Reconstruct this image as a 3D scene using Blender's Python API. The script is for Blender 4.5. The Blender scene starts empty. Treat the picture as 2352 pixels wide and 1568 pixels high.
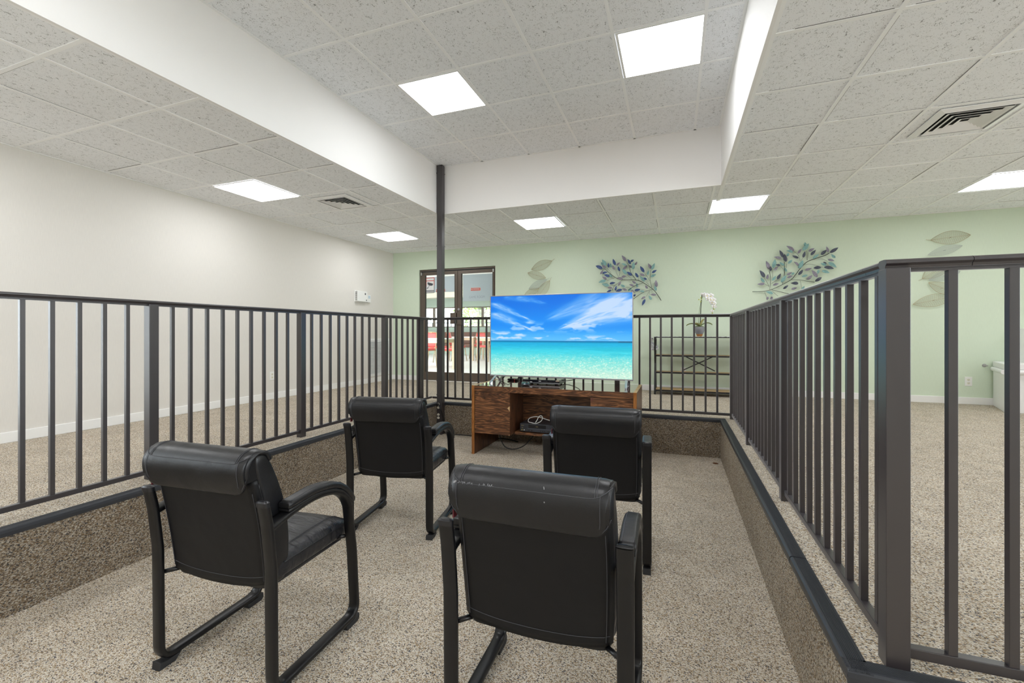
import bpy, bmesh, math, random
import numpy as np
from mathutils import Vector, Matrix
random.seed(7)
PI = math.pi
scene = bpy.context.scene
COL = scene.collection
for k in ('view_transform', 'look'):
    setattr(scene.view_settings, k, {'view_transform': 'Standard', 'look': 'None'}[k])
scene.view_settings.gamma = 1.0
scene.view_settings.exposure = 0.28
scene.view_settings.use_curve_mapping = False
try:
    scene.cycles.use_denoising = True
    scene.cycles.max_bounces = 14
    scene.cycles.diffuse_bounces = 8
    scene.cycles.glossy_bounces = 4
    scene.cycles.transparent_max_bounces = 12
    scene.cycles.sample_clamp_indirect = 4.0
except Exception:
    pass

# ------------------------------------------------------------------ helpers
class MB:
    """Collects shapes in one bmesh, then links them as ONE mesh object."""
    def __init__(self):
        self.bm = bmesh.new()
    def face(self, pts):
        vs = [self.bm.verts.new(p) for p in pts]
        return self.bm.faces.new(vs)
    def box(self, x0, x1, y0, y1, z0, z1, rot=None, piv=None):
        c = [(x, y, z) for z in (z0, z1) for y in (y0, y1) for x in (x0, x1)]
        if rot is not None:
            pv = Vector(piv if piv else ((x0+x1)/2, (y0+y1)/2, (z0+z1)/2))
            c = [tuple(rot @ (Vector(p)-pv) + pv) for p in c]
        v = [self.bm.verts.new(p) for p in c]
        for q in ((0,2,3,1),(4,5,7,6),(0,1,5,4),(2,6,7,3),(0,4,6,2),(1,3,7,5)):
            self.bm.faces.new([v[i] for i in q])
        return self
    def rings(self, rings, cap=True, closed=True):
        R = [[self.bm.verts.new(p) for p in r] for r in rings]
        n = len(R[0])
        for a, b in zip(R, R[1:]):
            for i in range(n if closed else n-1):
                j = (i+1) % n
                try: self.bm.faces.new((a[i], a[j], b[j], b[i]))
                except ValueError: pass
        if cap and closed:
            for r, rev in ((R[0], True), (R[-1], False)):
                try: self.bm.faces.new(list(reversed(r)) if rev else r)
                except ValueError: pass
        return self
    def tube(self, pts, r, n=8, up=None, cap=True, flat=None, loop=False):
        """Round tube (radius r, may be a list) or, with flat=(a,b), an oval one: a along `up`, b across."""
        P = [Vector(p) for p in pts]
        m = len(P)
        rr = r if isinstance(r, (list, tuple)) else [r]*m
        rings = []
        prev = None
        for i in range(m):
            if loop: t = P[(i+1) % m]-P[i-1]
            elif i == 0: t = P[1]-P[0]
            elif i == m-1: t = P[-1]-P[-2]
            else:
                t = (P[i+1]-P[i]).normalized()+(P[i]-P[i-1]).normalized()
            if t.length < 1e-9: t = Vector((0,0,1))
            t.normalize()
            u = Vector(up) if up is not None else (prev if prev is not None else (Vector((0,0,1)) if abs(t.z) < .9 else Vector((1,0,0))))
            u = (u-t*u.dot(t))
            if u.length < 1e-6: u = Vector((1,0,0))-t*t.x
            u.normalize(); w = t.cross(u)
            prev = u
            ring = []
            for k in range(n):
                a = 2*PI*(k+.5)/n
                ca, sa = math.cos(a), math.sin(a)
                if flat:
                    e = .62
                    ring.append(tuple(P[i]+u*(math.copysign(abs(ca)**e, ca)*flat[0])+w*(math.copysign(abs(sa)**e, sa)*flat[1])))
                else:
                    ring.append(tuple(P[i]+u*(ca*rr[i])+w*(sa*rr[i])))
            rings.append(ring)
        if loop:
            rings.append(rings[0]); cap = False
        return self.rings(rings, cap)
    def lathe(self, prof, c=(0,0,0), n=24, cap=True):
        rings = [[(c[0]+r*math.cos(2*PI*k/n), c[1]+r*math.sin(2*PI*k/n), c[2]+z) for k in range(n)] for r, z in prof]
        return self.rings(rings, cap)
    def rbox(self, c, half, r, n=8, fn=None):
        """Rounded box: centre, half sizes, corner radius; fn deforms each vertex."""
        b = bmesh.new()
        bmesh.ops.create_cube(b, size=2.0)
        bmesh.ops.subdivide_edges(b, edges=b.edges[:], cuts=n, use_grid_fill=True)
        h = Vector(half); inn = Vector([max(x-r, 1e-5) for x in half])
        mp = {}
        for v in b.verts:
            # push grid lines towards the edges so the corners get enough of them
            p = Vector([math.copysign(1-(1-abs(q))**1.35, q)*hh for q, hh in zip(v.co, h)])
            q = Vector([max(-i, min(i, x)) for x, i in zip(p, inn)])
            d = p-q
            p = q+(d.normalized()*r if d.length > 1e-7 else d)
            p = p+Vector(c)
            if fn: p = Vector(fn(p))
            mp[v] = self.bm.verts.new(p)
        for f in b.faces:
            self.bm.faces.new([mp[v] for v in f.verts])
        b.free()
        return self
    def prism(self, poly, axis, a, b):
        """poly: 2-D points; axis 'x','y' or 'z' is the direction it is extruded along from a to b."""
        def P(p, t):
            return {'x': (t, p[0], p[1]), 'y': (p[0], t, p[1]), 'z': (p[0], p[1], t)}[axis]
        return self.rings([[P(p, a) for p in poly], [P(p, b) for p in poly]])
    def build(self, name, mat, parent=None, smooth=False, bevel=0.0, loc=None, rot=None, auto=None):
        bmesh.ops.recalc_face_normals(self.bm, faces=self.bm.faces[:])
        me = bpy.data.meshes.new(name)
        self.bm.to_mesh(me); self.bm.free()
        if mat is not None: me.materials.append(mat)
        o = bpy.data.objects.new(name, me); COL.objects.link(o)
        if parent is not None: o.parent = parent
        if loc: o.location = loc
        if rot: o.rotation_euler = rot
        if smooth:
            for p in me.polygons: p.use_smooth = True
            if auto is not None:
                try: me.set_sharp_from_angle(angle=math.radians(auto))
                except Exception: pass
        if bevel > 0:
            m = o.modifiers.new('bevel', 'BEVEL'); m.width = bevel; m.segments = 2; m.limit_method = 'ANGLE'
        return o

def empty(name, label, cat, loc=(0,0,0), rz=0.0, group=None):
    o = bpy.data.objects.new(name, None); COL.objects.link(o)
    o.empty_display_size = .1
    o.location = loc; o.rotation_euler = (0, 0, rz)
    o['label'] = label; o['category'] = cat
    if group: o['group'] = group
    return o
def tag(o, label, cat, group=None):
    o['label'] = label; o['category'] = cat
    if group: o['group'] = group
    return o
def struct(o, label=None):
    o['kind'] = 'structure'
    if label: o['label'] = label
    return o
def copy_tree(o, parent=None):
    c = o.copy(); COL.objects.link(c)
    if parent is not None: c.parent = parent
    for ch in list(o.children): copy_tree(ch, c)
    return c
def fillet(pts, rad, n=6):
    """Round the corners of a polyline; rad per corner or one number."""
    P = [Vector(p) for p in pts]; out = [P[0]]
    for i in range(1, len(P)-1):
        r = rad[i-1] if isinstance(rad, (list, tuple)) else rad
        a = (P[i-1]-P[i]); b = (P[i+1]-P[i])
        la, lb = a.length, b.length
        a.normalize(); b.normalize()
        ang = a.angle(b)
        t = min(r/math.tan(ang/2), la*.49, lb*.49) if ang < PI-1e-3 else 0
        p0, p1 = P[i]+a*t, P[i]+b*t
        for k in range(n+1):
            s = k/n
            out.append(p0*(1-s)**2+P[i]*2*s*(1-s)+p1*s*s)
    out.append(P[-1])
    return out
def smooth_path(pts, per=6):
    P = [Vector(p) for p in pts]
    out = []
    for i in range(len(P)-1):
        p0 = P[max(i-1, 0)]; p1 = P[i]; p2 = P[i+1]; p3 = P[min(i+2, len(P)-1)]
        for k in range(per):
            t = k/per
            out.append(.5*((2*p1)+(p2-p0)*t+(2*p0-5*p1+4*p2-p3)*t*t+(3*p1-p0-3*p2+p3)*t**3))
    out.append(P[-1])
    return out

# ------------------------------------------------------------------ materials
def mat(name, col=(.5,.5,.5), rough=.5, metal=0.0, spec=.5, coat=0.0, sheen=0.0):
    m = bpy.data.materials.new(name); m.use_nodes = True
    b = m.node_tree.nodes['Principled BSDF']
    b.inputs['Base Color'].default_value = (*col, 1)
    b.inputs['Roughness'].default_value = rough
    b.inputs['Metallic'].default_value = metal
    b.inputs['Specular IOR Level'].default_value = spec
    b.inputs['Coat Weight'].default_value = coat
    b.inputs['Sheen Weight'].default_value = sheen
    return m
def nt(m): return m.node_tree, m.node_tree.nodes['Principled BSDF']
def N(t, kind, **kw):
    n = t.nodes.new(kind)
    for k, v in kw.items():
        if k.startswith('i_'):
            n.inputs[int(k[2:])].default_value = v
        else: setattr(n, k, v)
    return n
def L(t, a, b): t.links.new(a, b)
def coords(t, scale=(1,1,1), rot=(0,0,0)):
    tc = N(t, 'ShaderNodeTexCoord'); mp = N(t, 'ShaderNodeMapping')
    mp.inputs['Scale'].default_value = scale; mp.inputs['Rotation'].default_value = rot
    L(t, tc.outputs['Object'], mp.inputs['Vector'])
    return mp.outputs['Vector']
def ramp(t, stops, interp='LINEAR'):
    r = N(t, 'ShaderNodeValToRGB'); cr = r.color_ramp; cr.interpolation = interp
    while len(cr.elements) > 1: cr.elements.remove(cr.elements[-1])
    cr.elements[0].position = stops[0][0]; cr.elements[0].color = (*stops[0][1], 1)
    for p, c in stops[1:]:
        e = cr.elements.new(p); e.color = (*c, 1)
    return r
def noise(t, vec, scale, detail=2.0, rough=.5, dist=0.0):
    n = N(t, 'ShaderNodeTexNoise'); n.inputs['Scale'].default_value = scale
    n.inputs['Detail'].default_value = detail; n.inputs['Roughness'].default_value = rough
    n.inputs['Distortion'].default_value = dist
    L(t, vec, n.inputs['Vector'])
    return n
def math_(t, op, a, b=None, clamp=False):
    n = N(t, 'ShaderNodeMath', operation=op); n.use_clamp = clamp
    for i, v in enumerate((a, b)):
        if v is None: continue
        if isinstance(v, (int, float)): n.inputs[i].default_value = v
        else: L(t, v, n.inputs[i])
    return n.outputs[0]
def bump(t, b, height, strength=.3, dist=.01):
    n = N(t, 'ShaderNodeBump'); n.inputs['Strength'].default_value = strength; n.inputs['Distance'].default_value = dist
    L(t, height, n.inputs['Height']); L(t, n.outputs['Normal'], b.inputs['Normal'])
def mixc(t, fac, a, b):
    n = N(t, 'ShaderNodeMix', data_type='RGBA')
    if isinstance(fac, (int, float)): n.inputs[0].default_value = fac
    else: L(t, fac, n.inputs[0])
    for i, v in ((6, a), (7, b)):
        if isinstance(v, tuple): n.inputs[i].default_value = (*v, 1)
        else: L(t, v, n.inputs[i])
    return n.outputs[2]
def emis(name, col, s):
    m = bpy.data.materials.new(name); m.use_nodes = True
    t = m.node_tree; t.nodes.clear()
    e = N(t, 'ShaderNodeEmission'); e.inputs[0].default_value = (*col, 1); e.inputs[1].default_value = s
    o = N(t, 'ShaderNodeOutputMaterial'); L(t, e.outputs[0], o.inputs[0])
    return m

def carpet(name, stops, scale, rot, bstr):
    m = mat(name, rough=.95, spec=.1, sheen=.0); t, b = nt(m)
    v = coords(t, scale, rot)
    vo = N(t, 'ShaderNodeTexVoronoi'); vo.inputs['Scale'].default_value = 1.0
    L(t, v, vo.inputs['Vector'])
    sep = N(t, 'ShaderNodeSeparateColor'); L(t, vo.outputs['Color'], sep.inputs[0])
    fib = noise(t, coords(t, (1, 1.7, 1.3), rot), 420.0, 2.0, .6)
    jit = math_(t, 'ADD', sep.outputs[0], math_(t, 'MULTIPLY', math_(t, 'SUBTRACT', fib.outputs[0], .5), .55), True)
    r = ramp(t, stops, 'LINEAR'); L(t, jit, r.inputs[0])
    ns = noise(t, coords(t), 5.0, 3.0)
    f = math_(t, 'MULTIPLY', math_(t, 'SUBTRACT', ns.outputs[0], .5), .35)
    f = math_(t, 'ADD', f, .82)
    mul = N(t, 'ShaderNodeMix', data_type='RGBA', blend_type='MULTIPLY'); mul.inputs[0].default_value = 1
    L(t, r.outputs[0], mul.inputs[6])
    cmb = N(t, 'ShaderNodeCombineColor'); 
    for i in range(3): L(t, f, cmb.inputs[i])
    L(t, cmb.outputs[0], mul.inputs[7])
    L(t, mul.outputs[2], b.inputs['Base Color'])
    bump(t, b, math_(t, 'MULTIPLY', vo.outputs['Distance'], -1.0), bstr, .006)
    return m
M = {}
LIGHTC = [(0,(.06,.07,.095)),(.10,(.20,.195,.20)),(.19,(.45,.29,.125)),(.30,(.45,.355,.25)),(.44,(.64,.54,.41)),(.64,(.78,.70,.575)),(.85,(.88,.82,.72))]
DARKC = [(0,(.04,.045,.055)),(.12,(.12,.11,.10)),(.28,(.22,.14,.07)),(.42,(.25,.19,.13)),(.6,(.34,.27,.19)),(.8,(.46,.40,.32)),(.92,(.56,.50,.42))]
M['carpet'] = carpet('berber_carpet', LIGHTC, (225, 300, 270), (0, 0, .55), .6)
M['riser'] = carpet('ribbed_riser_carpet', DARKC, (170, 170, 290), (.35, .35, 0), .8)  # coarser carpet; shade on the left and back risers is mixed into its colours
M['riser_right'] = carpet('ribbed_riser_carpet_pale', [(p, tuple(.45*a+.55*b for a, b in zip(c, d))) for (p, c), (_, d) in zip(DARKC, LIGHTC)], (170, 190, 290), (.3, 0, 0), .8)  # same riser carpet, coloured paler for the sides that catch more light

def paint(name, col, rough=.6, weave=0.0):
    m = mat(name, col, rough, spec=.3); t, b = nt(m)
    n = noise(t, coords(t), 60.0, 4.0)
    h = n.outputs[0]
    if weave:
        w = noise(t, coords(t, (400, 400, 14)), 1.0, 2.0)
        w2 = noise(t, coords(t, (14, 14, 400)), 1.0, 2.0)
        h = math_(t, 'ADD', w.outputs[0], w2.outputs[0])
        ff = ramp(t, [(.3, tuple(c*.965 for c in col)), (.7, tuple(min(1, c*1.02) for c in col))])
        L(t, w.outputs[0], ff.inputs[0]); L(t, ff.outputs[0], b.inputs['Base Color'])
    bump(t, b, h, .06, .004)
    return m
M['wall'] = paint('cream_wall_vinyl', (.76,.73,.685), .55, 1)
M['green'] = paint('pale_green_wall_vinyl', (.675,.775,.625), .5, 1)
M['white'] = paint('white_paint', (.88,.875,.86), .45)
M['soffit'] = paint('soffit_paint', (.90,.89,.88), .6)
M['white_gloss'] = mat('white_enamel', (.88,.88,.88), .3)

def tile():
    m = mat('fissured_ceiling_tile', (.7,.69,.67), .9, spec=.1); t, b = nt(m)
    v = coords(t, (1.9, 1, 1), (0, 0, 1.1))
    n1 = noise(t, v, 26, 1.0, .4, 1.2); n2 = noise(t, coords(t), 34, 1.0)
    a = math_(t, 'ABSOLUTE', math_(t, 'SUBTRACT', n1.outputs[0], .5))
    line = math_(t, 'LESS_THAN', a, .014)
    mask = math_(t, 'GREATER_THAN', n2.outputs[0], .535)
    k = math_(t, 'MULTIPLY', line, mask)
    pin = noise(t, coords(t), 190, 0.0)
    k2 = math_(t, 'MULTIPLY', math_(t, 'GREATER_THAN', pin.outputs[0], .74), .6)
    k = math_(t, 'MAXIMUM', k, k2)
    c = mixc(t, k, (.91,.925,.95), (.38,.385,.39))
    L(t, c, b.inputs['Base Color'])
    bump(t, b, math_(t, 'MULTIPLY', k, -1.0), .5, .004)
    return m
M['tile'] = tile()
M['tbar'] = mat('white_tee_bar', (.95,.955,.96), .5)
M['gap'] = mat('dark_tile_gap', (.16,.155,.15), .9)
M['lamp'] = emis('lit_acrylic_diffuser', (.965,.98,1.0), 7.0)
M['rail'] = mat('dark_bronze_rail_paint', (.020,.0145,.0170), .36, spec=.9, coat=.15, sheen=.6)
nt(M['rail'])[1].inputs['Sheen Roughness'].default_value = .22
nt(M['rail'])[1].inputs['Sheen Tint'].default_value = (.95,.92,1,1)
nt(M['rail'])[1].inputs['Coat IOR'].default_value = 2.1
nt(M['rail'])[1].inputs['Coat Roughness'].default_value = .40
t_, b_ = nt(M['rail']); bump(t_, b_, noise(t_, coords(t_), 500, 2).outputs[0], .05, .001)
M['column'] = mat('dark_bronze_column_paint', (.036,.031,.034), .34, spec=.9)
M['vinyl'] = mat('black_vinyl_nosing', (.028,.031,.038), .42, spec=.5)
def leather():
    m = mat('black_bonded_leather', (.006,.006,.0075), .36, spec=.5); t, b = nt(m)
    a = noise(t, coords(t), 420, 2.0); c = noise(t, coords(t), 9, 3.0, .55, .4)
    h = math_(t, 'ADD', math_(t, 'MULTIPLY', a.outputs[0], .12), math_(t, 'MULTIPLY', c.outputs[0], 1.1))
    bump(t, b, h, .25, .01)
    r = ramp(t, [(.3, (.30,.30,.30)), (.7, (.46,.46,.46))]); L(t, c.outputs[0], r.inputs[0])
    L(t, r.outputs[0], b.inputs['Roughness'])
    return m
M['leather'] = leather()
def leather_seat():
    m = mat('creased_black_leather', (.014,.014,.017), .33, spec=.5); t, b = nt(m)
    a = noise(t, coords(t), 420, 2.0); c = noise(t, coords(t, (6, 26, 10), (0, 0, .5)), 1.0, 3.0, .55, .8)
    h = math_(t, 'ADD', math_(t, 'MULTIPLY', a.outputs[0], .06), math_(t, 'MULTIPLY', c.outputs[0], 1.6))
    bump(t, b, h, .42, .014)
    return m
M['leather_seat'] = leather_seat()
M['sling'] = mat('black_back_panel_vinyl', (.005,.005,.006), .46, spec=.3)
t_, b_ = nt(M['sling']); bump(t_, b_, noise(t_, coords(t_), 7, 2, .5).outputs[0], .3, .012)
M['chair_metal'] = mat('black_powder_coat', (.005,.005,.006), .3, spec=.45)
M['rubber'] = mat('black_rubber', (.02,.02,.022), .6)
M['thread'] = mat('dark_grey_thread', (.05,.05,.058), .6)
M['scuff'] = mat('worn_leather_backing', (.30,.30,.31), .8)
M['red_tag'] = mat('dark_red_label_cloth', (.10,.006,.012), .7)

def wood(name, dark, mid, light, axis, s=1.0, rough=.35):
    m = mat(name, mid, rough, spec=.5); t, b = nt(m)
    sc = {'x': (1.6, 9, 15), 'y': (9, 1.6, 15), 'z': (14, 9, 1.5)}[axis]
    v = coords(t, tuple(q*s for q in sc))
    n1 = noise(t, v, 1.0, 3.0, .55, 1.5)
    w = N(t, 'ShaderNodeMath', operation='FRACT')
    L(t, math_(t, 'MULTIPLY', n1.outputs[0], 6.5), w.inputs[0])
    tri = math_(t, 'ABSOLUTE', math_(t, 'SUBTRACT', w.outputs[0], .5))
    n2 = noise(t, coords(t, tuple(q*s*7 for q in sc)), 1.0, 2.0)
    f = math_(t, 'ADD', math_(t, 'MULTIPLY', tri, 1.2), math_(t, 'MULTIPLY', n2.outputs[0], .45))
    r = ramp(t, [(.2, dark), (.5, mid), (.85, light)])
    L(t, f, r.inputs[0]); L(t, r.outputs[0], b.inputs['Base Color'])
    return m
M['walnut'] = wood('walnut_laminate', (.040,.016,.009), (.125,.051,.022), (.31,.135,.055), 'x')
M['walnut_z'] = wood('walnut_laminate_upright', (.035,.014,.008), (.085,.035,.017), (.14,.06,.028), 'z')
M['walnut_top'] = wood('glossy_walnut_top', (.06,.025,.018), (.105,.05,.035), (.17,.085,.06), 'x', rough=.07)
nt(M['walnut_top'])[1].inputs['Coat Weight'].default_value = 1.0
nt(M['walnut_top'])[1].inputs['Coat Roughness'].default_value = .04
nt(M['walnut_top'])[1].inputs['Coat IOR'].default_value = 2.3
M['edge'] = wood('orange_oak_edge_band', (.24,.085,.018), (.34,.13,.03), (.42,.17,.045), 'z')
M['shelf_wood'] = wood('honey_oak_board', (.30,.17,.06), (.45,.28,.11), (.56,.37,.17), 'x')
M['chip'] = mat('bare_particle_board', (.62,.42,.22), .9)
M['black_metal'] = mat('black_matte_metal', (.014,.014,.015), .45)
M['black_plastic'] = mat('black_plastic', (.013,.013,.016), .32)
M['black_gloss'] = mat('black_gloss_plastic', (.01,.01,.014), .12)
M['silver'] = mat('silver_plastic', (.42,.42,.45), .3, metal=.6)
M['cable'] = mat('black_cable_jacket', (.016,.016,.018), .45)
M['white_cable'] = mat('white_cable_jacket', (.82,.82,.80), .4)
M['bronze'] = mat('bronze_anodised_aluminium', (.125,.098,.078), .38, metal=.35)
M['dark_gap'] = mat('black_weather_seal', (.012,.011,.010), .6)
def glass(name):
    m = bpy.data.materials.new(name); m.use_nodes = True; t = m.node_tree; t.nodes.clear()
    tr = N(t, 'ShaderNodeBsdfTransparent'); tr.inputs[0].default_value = (.95,.97,.96,1)
    gl = N(t, 'ShaderNodeBsdfGlossy'); gl.inputs['Roughness'].default_value = .02
    fr = N(t, 'ShaderNodeFresnel'); fr.inputs[0].default_value = 1.45
    mx = N(t, 'ShaderNodeMixShader'); o = N(t, 'ShaderNodeOutputMaterial')
    L(t, fr.outputs[0], mx.inputs[0]); L(t, tr.outputs[0], mx.inputs[1]); L(t, gl.outputs[0], mx.inputs[2]); L(t, mx.outputs[0], o.inputs[0])
    return m
M['glass'] = glass('clear_door_glass')
def frosted():
    m = mat('grey_blue_translucent_film', (.74,.79,.88), .6); t, b = nt(m)
    tl = N(t, 'ShaderNodeBsdfTranslucent'); tl.inputs[0].default_value = (.74,.80,.90,1)
    mx = N(t, 'ShaderNodeMixShader'); mx.inputs[0].default_value = .35
    o = [n for n in t.nodes if n.type == 'OUTPUT_MATERIAL'][0]
    L(t, b.outputs[0], mx.inputs[1]); L(t, tl.outputs[0], mx.inputs[2]); L(t, mx.outputs[0], o.inputs[0])
    return m
M['film'] = frosted()
M['red_sticker'] = mat('red_vinyl_sticker', (.62,.07,.04), .4)
M['white_sticker'] = mat('white_vinyl_sticker', (.86,.86,.86), .5)
M['grey_ink'] = mat('dark_grey_ink', (.07,.075,.09), .5)
M['pale_ink'] = mat('pale_grey_lettering', (.42,.47,.54), .5)
M['slot'] = mat('outlet_slot_dark', (.05,.05,.05), .6)
M['ivory'] = mat('ivory_plastic', (.80,.77,.66), .4)
M['white_plastic'] = mat('white_plastic', (.86,.86,.84), .4)
M['grey_metal'] = mat('dull_grey_metal', (.45,.45,.44), .4, metal=.7)
M['vent_dark'] = mat('dark_duct_interior', (.02,.02,.02), .9)
M['navy'] = mat('navy_enamel_leaf', (.055,.10,.26), .45)
M['purple'] = mat('mauve_enamel_leaf', (.27,.25,.315), .5)
M['slate'] = mat('slate_enamel_leaf', (.075,.088,.13), .45)
M['teal'] = mat('teal_enamel_leaf', (.24,.44,.43), .5)
for k_ in ('navy', 'slate', 'purple', 'teal'):
    t_, b_ = nt(M[k_]); n_ = noise(t_, coords(t_), 90, 3)
    c_ = tuple(b_.inputs['Base Color'].default_value)[:3]
    r_ = ramp(t_, [(.3, tuple(q*.72 for q in c_)), (.7, tuple(q*1.25 for q in c_))])
    L(t_, n_.outputs[0], r_.inputs[0]); L(t_, r_.outputs[0], b_.inputs['Base Color'])
M['stem'] = mat('dark_iron_stem', (.016,.02,.018), .5)
M['gold_wire'] = mat('antique_gold_wire', (.42,.36,.22), .45, metal=.3)
M['silver_wire'] = mat('pewter_wire', (.40,.43,.42), .45, metal=.3)
def gauze(name, col, a):
    m = bpy.data.materials.new(name); m.use_nodes = True; t = m.node_tree; t.nodes.clear()
    d = N(t, 'ShaderNodeBsdfDiffuse'); d.inputs[0].default_value = (*col, 1)
    tr = N(t, 'ShaderNodeBsdfTransparent'); mx = N(t, 'ShaderNodeMixShader'); mx.inputs[0].default_value = a
    o = N(t, 'ShaderNodeOutputMaterial')
    L(t, tr.outputs[0], mx.inputs[1]); L(t, d.outputs[0], mx.inputs[2]); L(t, mx.outputs[0], o.inputs[0])
    return m
M['gold_gauze'] = gauze('gold_wire_mesh', (.45,.40,.27), .10)
M['silver_gauze'] = gauze('pewter_wire_mesh', (.60,.65,.65), .22)
# ------------------------------------------------------------------ the room shell
XL, XR, YB, YF = -5.12, 6.2, 7.19, -4.5
PX0, PX1, PYB, PYF, FZ = -2.87, .44, 5.03, 1.417, -.4
LO, HI = 2.433, 3.04
DX0, DX1, DZ = -4.54, -2.985, 2.08

b = MB()
b.box(XL, PX0-.001, YF, YB, -.4, 0); b.box(PX1+.001, XR, PYF+.001, YB, -.4, 0); b.box(PX0-.001, PX1+.001, PYB+.001, YB, -.4, 0)
struct(b.build('floor', M['carpet']))
b = MB(); b.box(PX0, XR, YF, PYB, -.5, FZ); struct(b.build('floor_sunken', M['carpet']))
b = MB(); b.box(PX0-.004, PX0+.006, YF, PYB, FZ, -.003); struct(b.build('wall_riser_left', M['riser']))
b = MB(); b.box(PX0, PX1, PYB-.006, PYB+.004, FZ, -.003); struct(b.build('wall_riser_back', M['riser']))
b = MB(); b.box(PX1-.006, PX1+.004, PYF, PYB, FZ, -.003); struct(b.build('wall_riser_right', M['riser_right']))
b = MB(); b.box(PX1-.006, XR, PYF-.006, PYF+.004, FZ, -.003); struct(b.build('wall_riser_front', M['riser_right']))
# vinyl stair nosing with ribs, around the edge of the sunken floor
def nosing(name, x0, y0, x1, y1, nx, ny):
    """runs from (x0,y0) to (x1,y1); (nx,ny) points out over the drop"""
    prof = [(.010, -.030), (.013, -.012), (.012, .001), (.006, .006)]
    for k in range(9):
        a = .002-.0047*k
        prof += [(a, .0065), (a-.0018, .0065), (a-.0022, .0050), (a-.0042, .0050)]
    prof += [(-.045, .005), (-.046, 0.0005), (.002, .0005), (.004, -.030)]
    d = Vector((x1-x0, y1-y0, 0)).normalized()
    rings = []
    for (x, y), s in (((x0, y0), -1), ((x1, y1), 1)):
        rings.append([(x+nx*u, y+ny*u, z) for u, z in prof])
    b = MB(); b.rings(rings)
    return struct(b.build(name, M['vinyl']))
nosing('trim_nosing_left', PX0, -1.5, PX0, PYB+.04, 1, 0)
nosing('trim_nosing_back', PX0-.04, PYB, PX1+.04, PYB, 0, -1)
nosing('trim_nosing_right', PX1, 2.045, PX1, PYB+.04, -1, 0)
nosing('trim_nosing_right', PX1, PYF-.01, PX1, 2.037, -1, 0)
nosing('trim_nosing_front', PX1-.012, PYF, 6.0, PYF, 0, -1)

WZ0, WZ1 = .15, 2.38
b = MB(); b.box(XL-.15, XL, .9, YB+.15, 0, LO+.05); b.box(XL-.15, XL, YF, .9, 0, WZ0); b.box(XL-.15, XL, YF, .9, WZ1, LO+.05)
WLY = [YF+.2+(.75-YF-.2)*k/3 for k in range(4)]  # window openings added in the unseen stretch, to brighten the left ceiling
for k, y in enumerate(WLY): b.box(XL-.15, XL, YF if k == 0 else y-.07, y+.07 if k < 3 else .9, WZ0, WZ1)
struct(b.build('wall_left', M['wall']))
for k, (a, c) in enumerate(zip(WLY, WLY[1:])):
    b = MB()
    for q in ((a+.07, a+.12, WZ0, WZ1), (c-.12, c-.07, WZ0, WZ1), (a+.12, c-.12, WZ0, WZ0+.05), (a+.12, c-.12, WZ1-.05, WZ1)): b.box(XL-.11, XL-.04, q[0], q[1], q[2], q[3])
    w = struct(b.build('window_%d' % (k+10), M['bronze']))  # added window, out of view
    b = MB(); b.box(XL-.08, XL-.074, a+.12, c-.12, WZ0+.05, WZ1-.05); b.build('pane', M['glass'], w)

b = MB()
b.box(XL, DX0, YB, YB+.15, 0, LO+.05); b.box(DX1, XR, YB, YB+.15, 0, LO+.05); b.box(DX0, DX1, YB, YB+.15, DZ, LO+.05)
struct(b.build('wall_back', M['green']))
WZ0, WZ1 = .15, 2.38
# unseen right wall, its windows added to light the ceiling: sill, header and piers
b = MB(); b.box(XR, XR+.15, YF, YB+.15, FZ, WZ0); b.box(XR, XR+.15, YF, YB+.15, WZ1, HI+.1)
WY = [YF+.2+2.12*k for k in range(5)]
for k, y in enumerate(WY): b.box(XR, XR+.15, YF if k == 0 else y-.07, y+.07 if k < 4 else YB+.15, WZ0, WZ1)
struct(b.build('wall_right', M['wall']))
for k, (a, c) in enumerate(zip(WY, WY[1:])):
    b = MB()
    for q in ((a+.07, a+.12, WZ0, WZ1), (c-.12, c-.07, WZ0, WZ1), (a+.12, c-.12, WZ0, WZ0+.05), (a+.12, c-.12, WZ1-.05, WZ1)): b.box(XR+.04, XR+.11, q[0], q[1], q[2], q[3])
    w = struct(b.build('window_%d' % (k+5), M['bronze']))  # added window, out of view, lets daylight onto the ceiling
    b = MB(); b.box(XR+.074, XR+.08, a+.12, c-.12, WZ0+.05, WZ1-.05); b.build('pane', M['glass'], w)
b = MB(); b.box(XL-.15, XR+.15, YF-.15, YF, FZ, HI+.1); struct(b.build('wall_front', M['wall']))
# baseboards
def base(name, x0, x1, y0, y1):
    b = MB(); b.box(x0, x1, y0, y1, 0, .088); struct(b.build(name, M['white'], bevel=.004))
base('baseboard_left', XL, XL+.013, YF, YB)
base('baseboard_back', XL+.013, DX0-.03, YB-.013, YB)
base('baseboard_back', DX1+.0, XR, YB-.013, YB)
base('baseboard_right', XR-.013, XR, PYF, YB-.013)
# ceilings
b = MB()
b.box(XL, PX0-.02, YF, YB, LO, LO+.02); b.box(PX1+.02, XR, YF, YB, LO, LO+.02); b.box(PX0-.02, PX1+.02, PYB+.02, YB, LO, LO+.02)
struct(b.build('ceiling', M['tile']))
b = MB(); b.box(PX0-.02, PX1+.02, YF, PYB+.02, HI, HI+.02); struct(b.build('ceiling_raised', M['tile']))
# soffit faces of the raised bay (drywall, slightly below the low ceiling)
b = MB(); b.box(PX0-.02, PX0, YF, PYB+.02, LO-.006, HI); struct(b.build('wall_soffit_left', M['soffit']))
b = MB(); b.box(PX1, PX1+.02, YF, PYB+.02, LO-.006, HI); struct(b.build('wall_soffit_right', M['soffit']))
b = MB(); b.box(PX0, PX1, PYB, PYB+.02, LO-.006, HI); struct(b.build('wall_soffit_back', M['soffit']))
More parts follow.
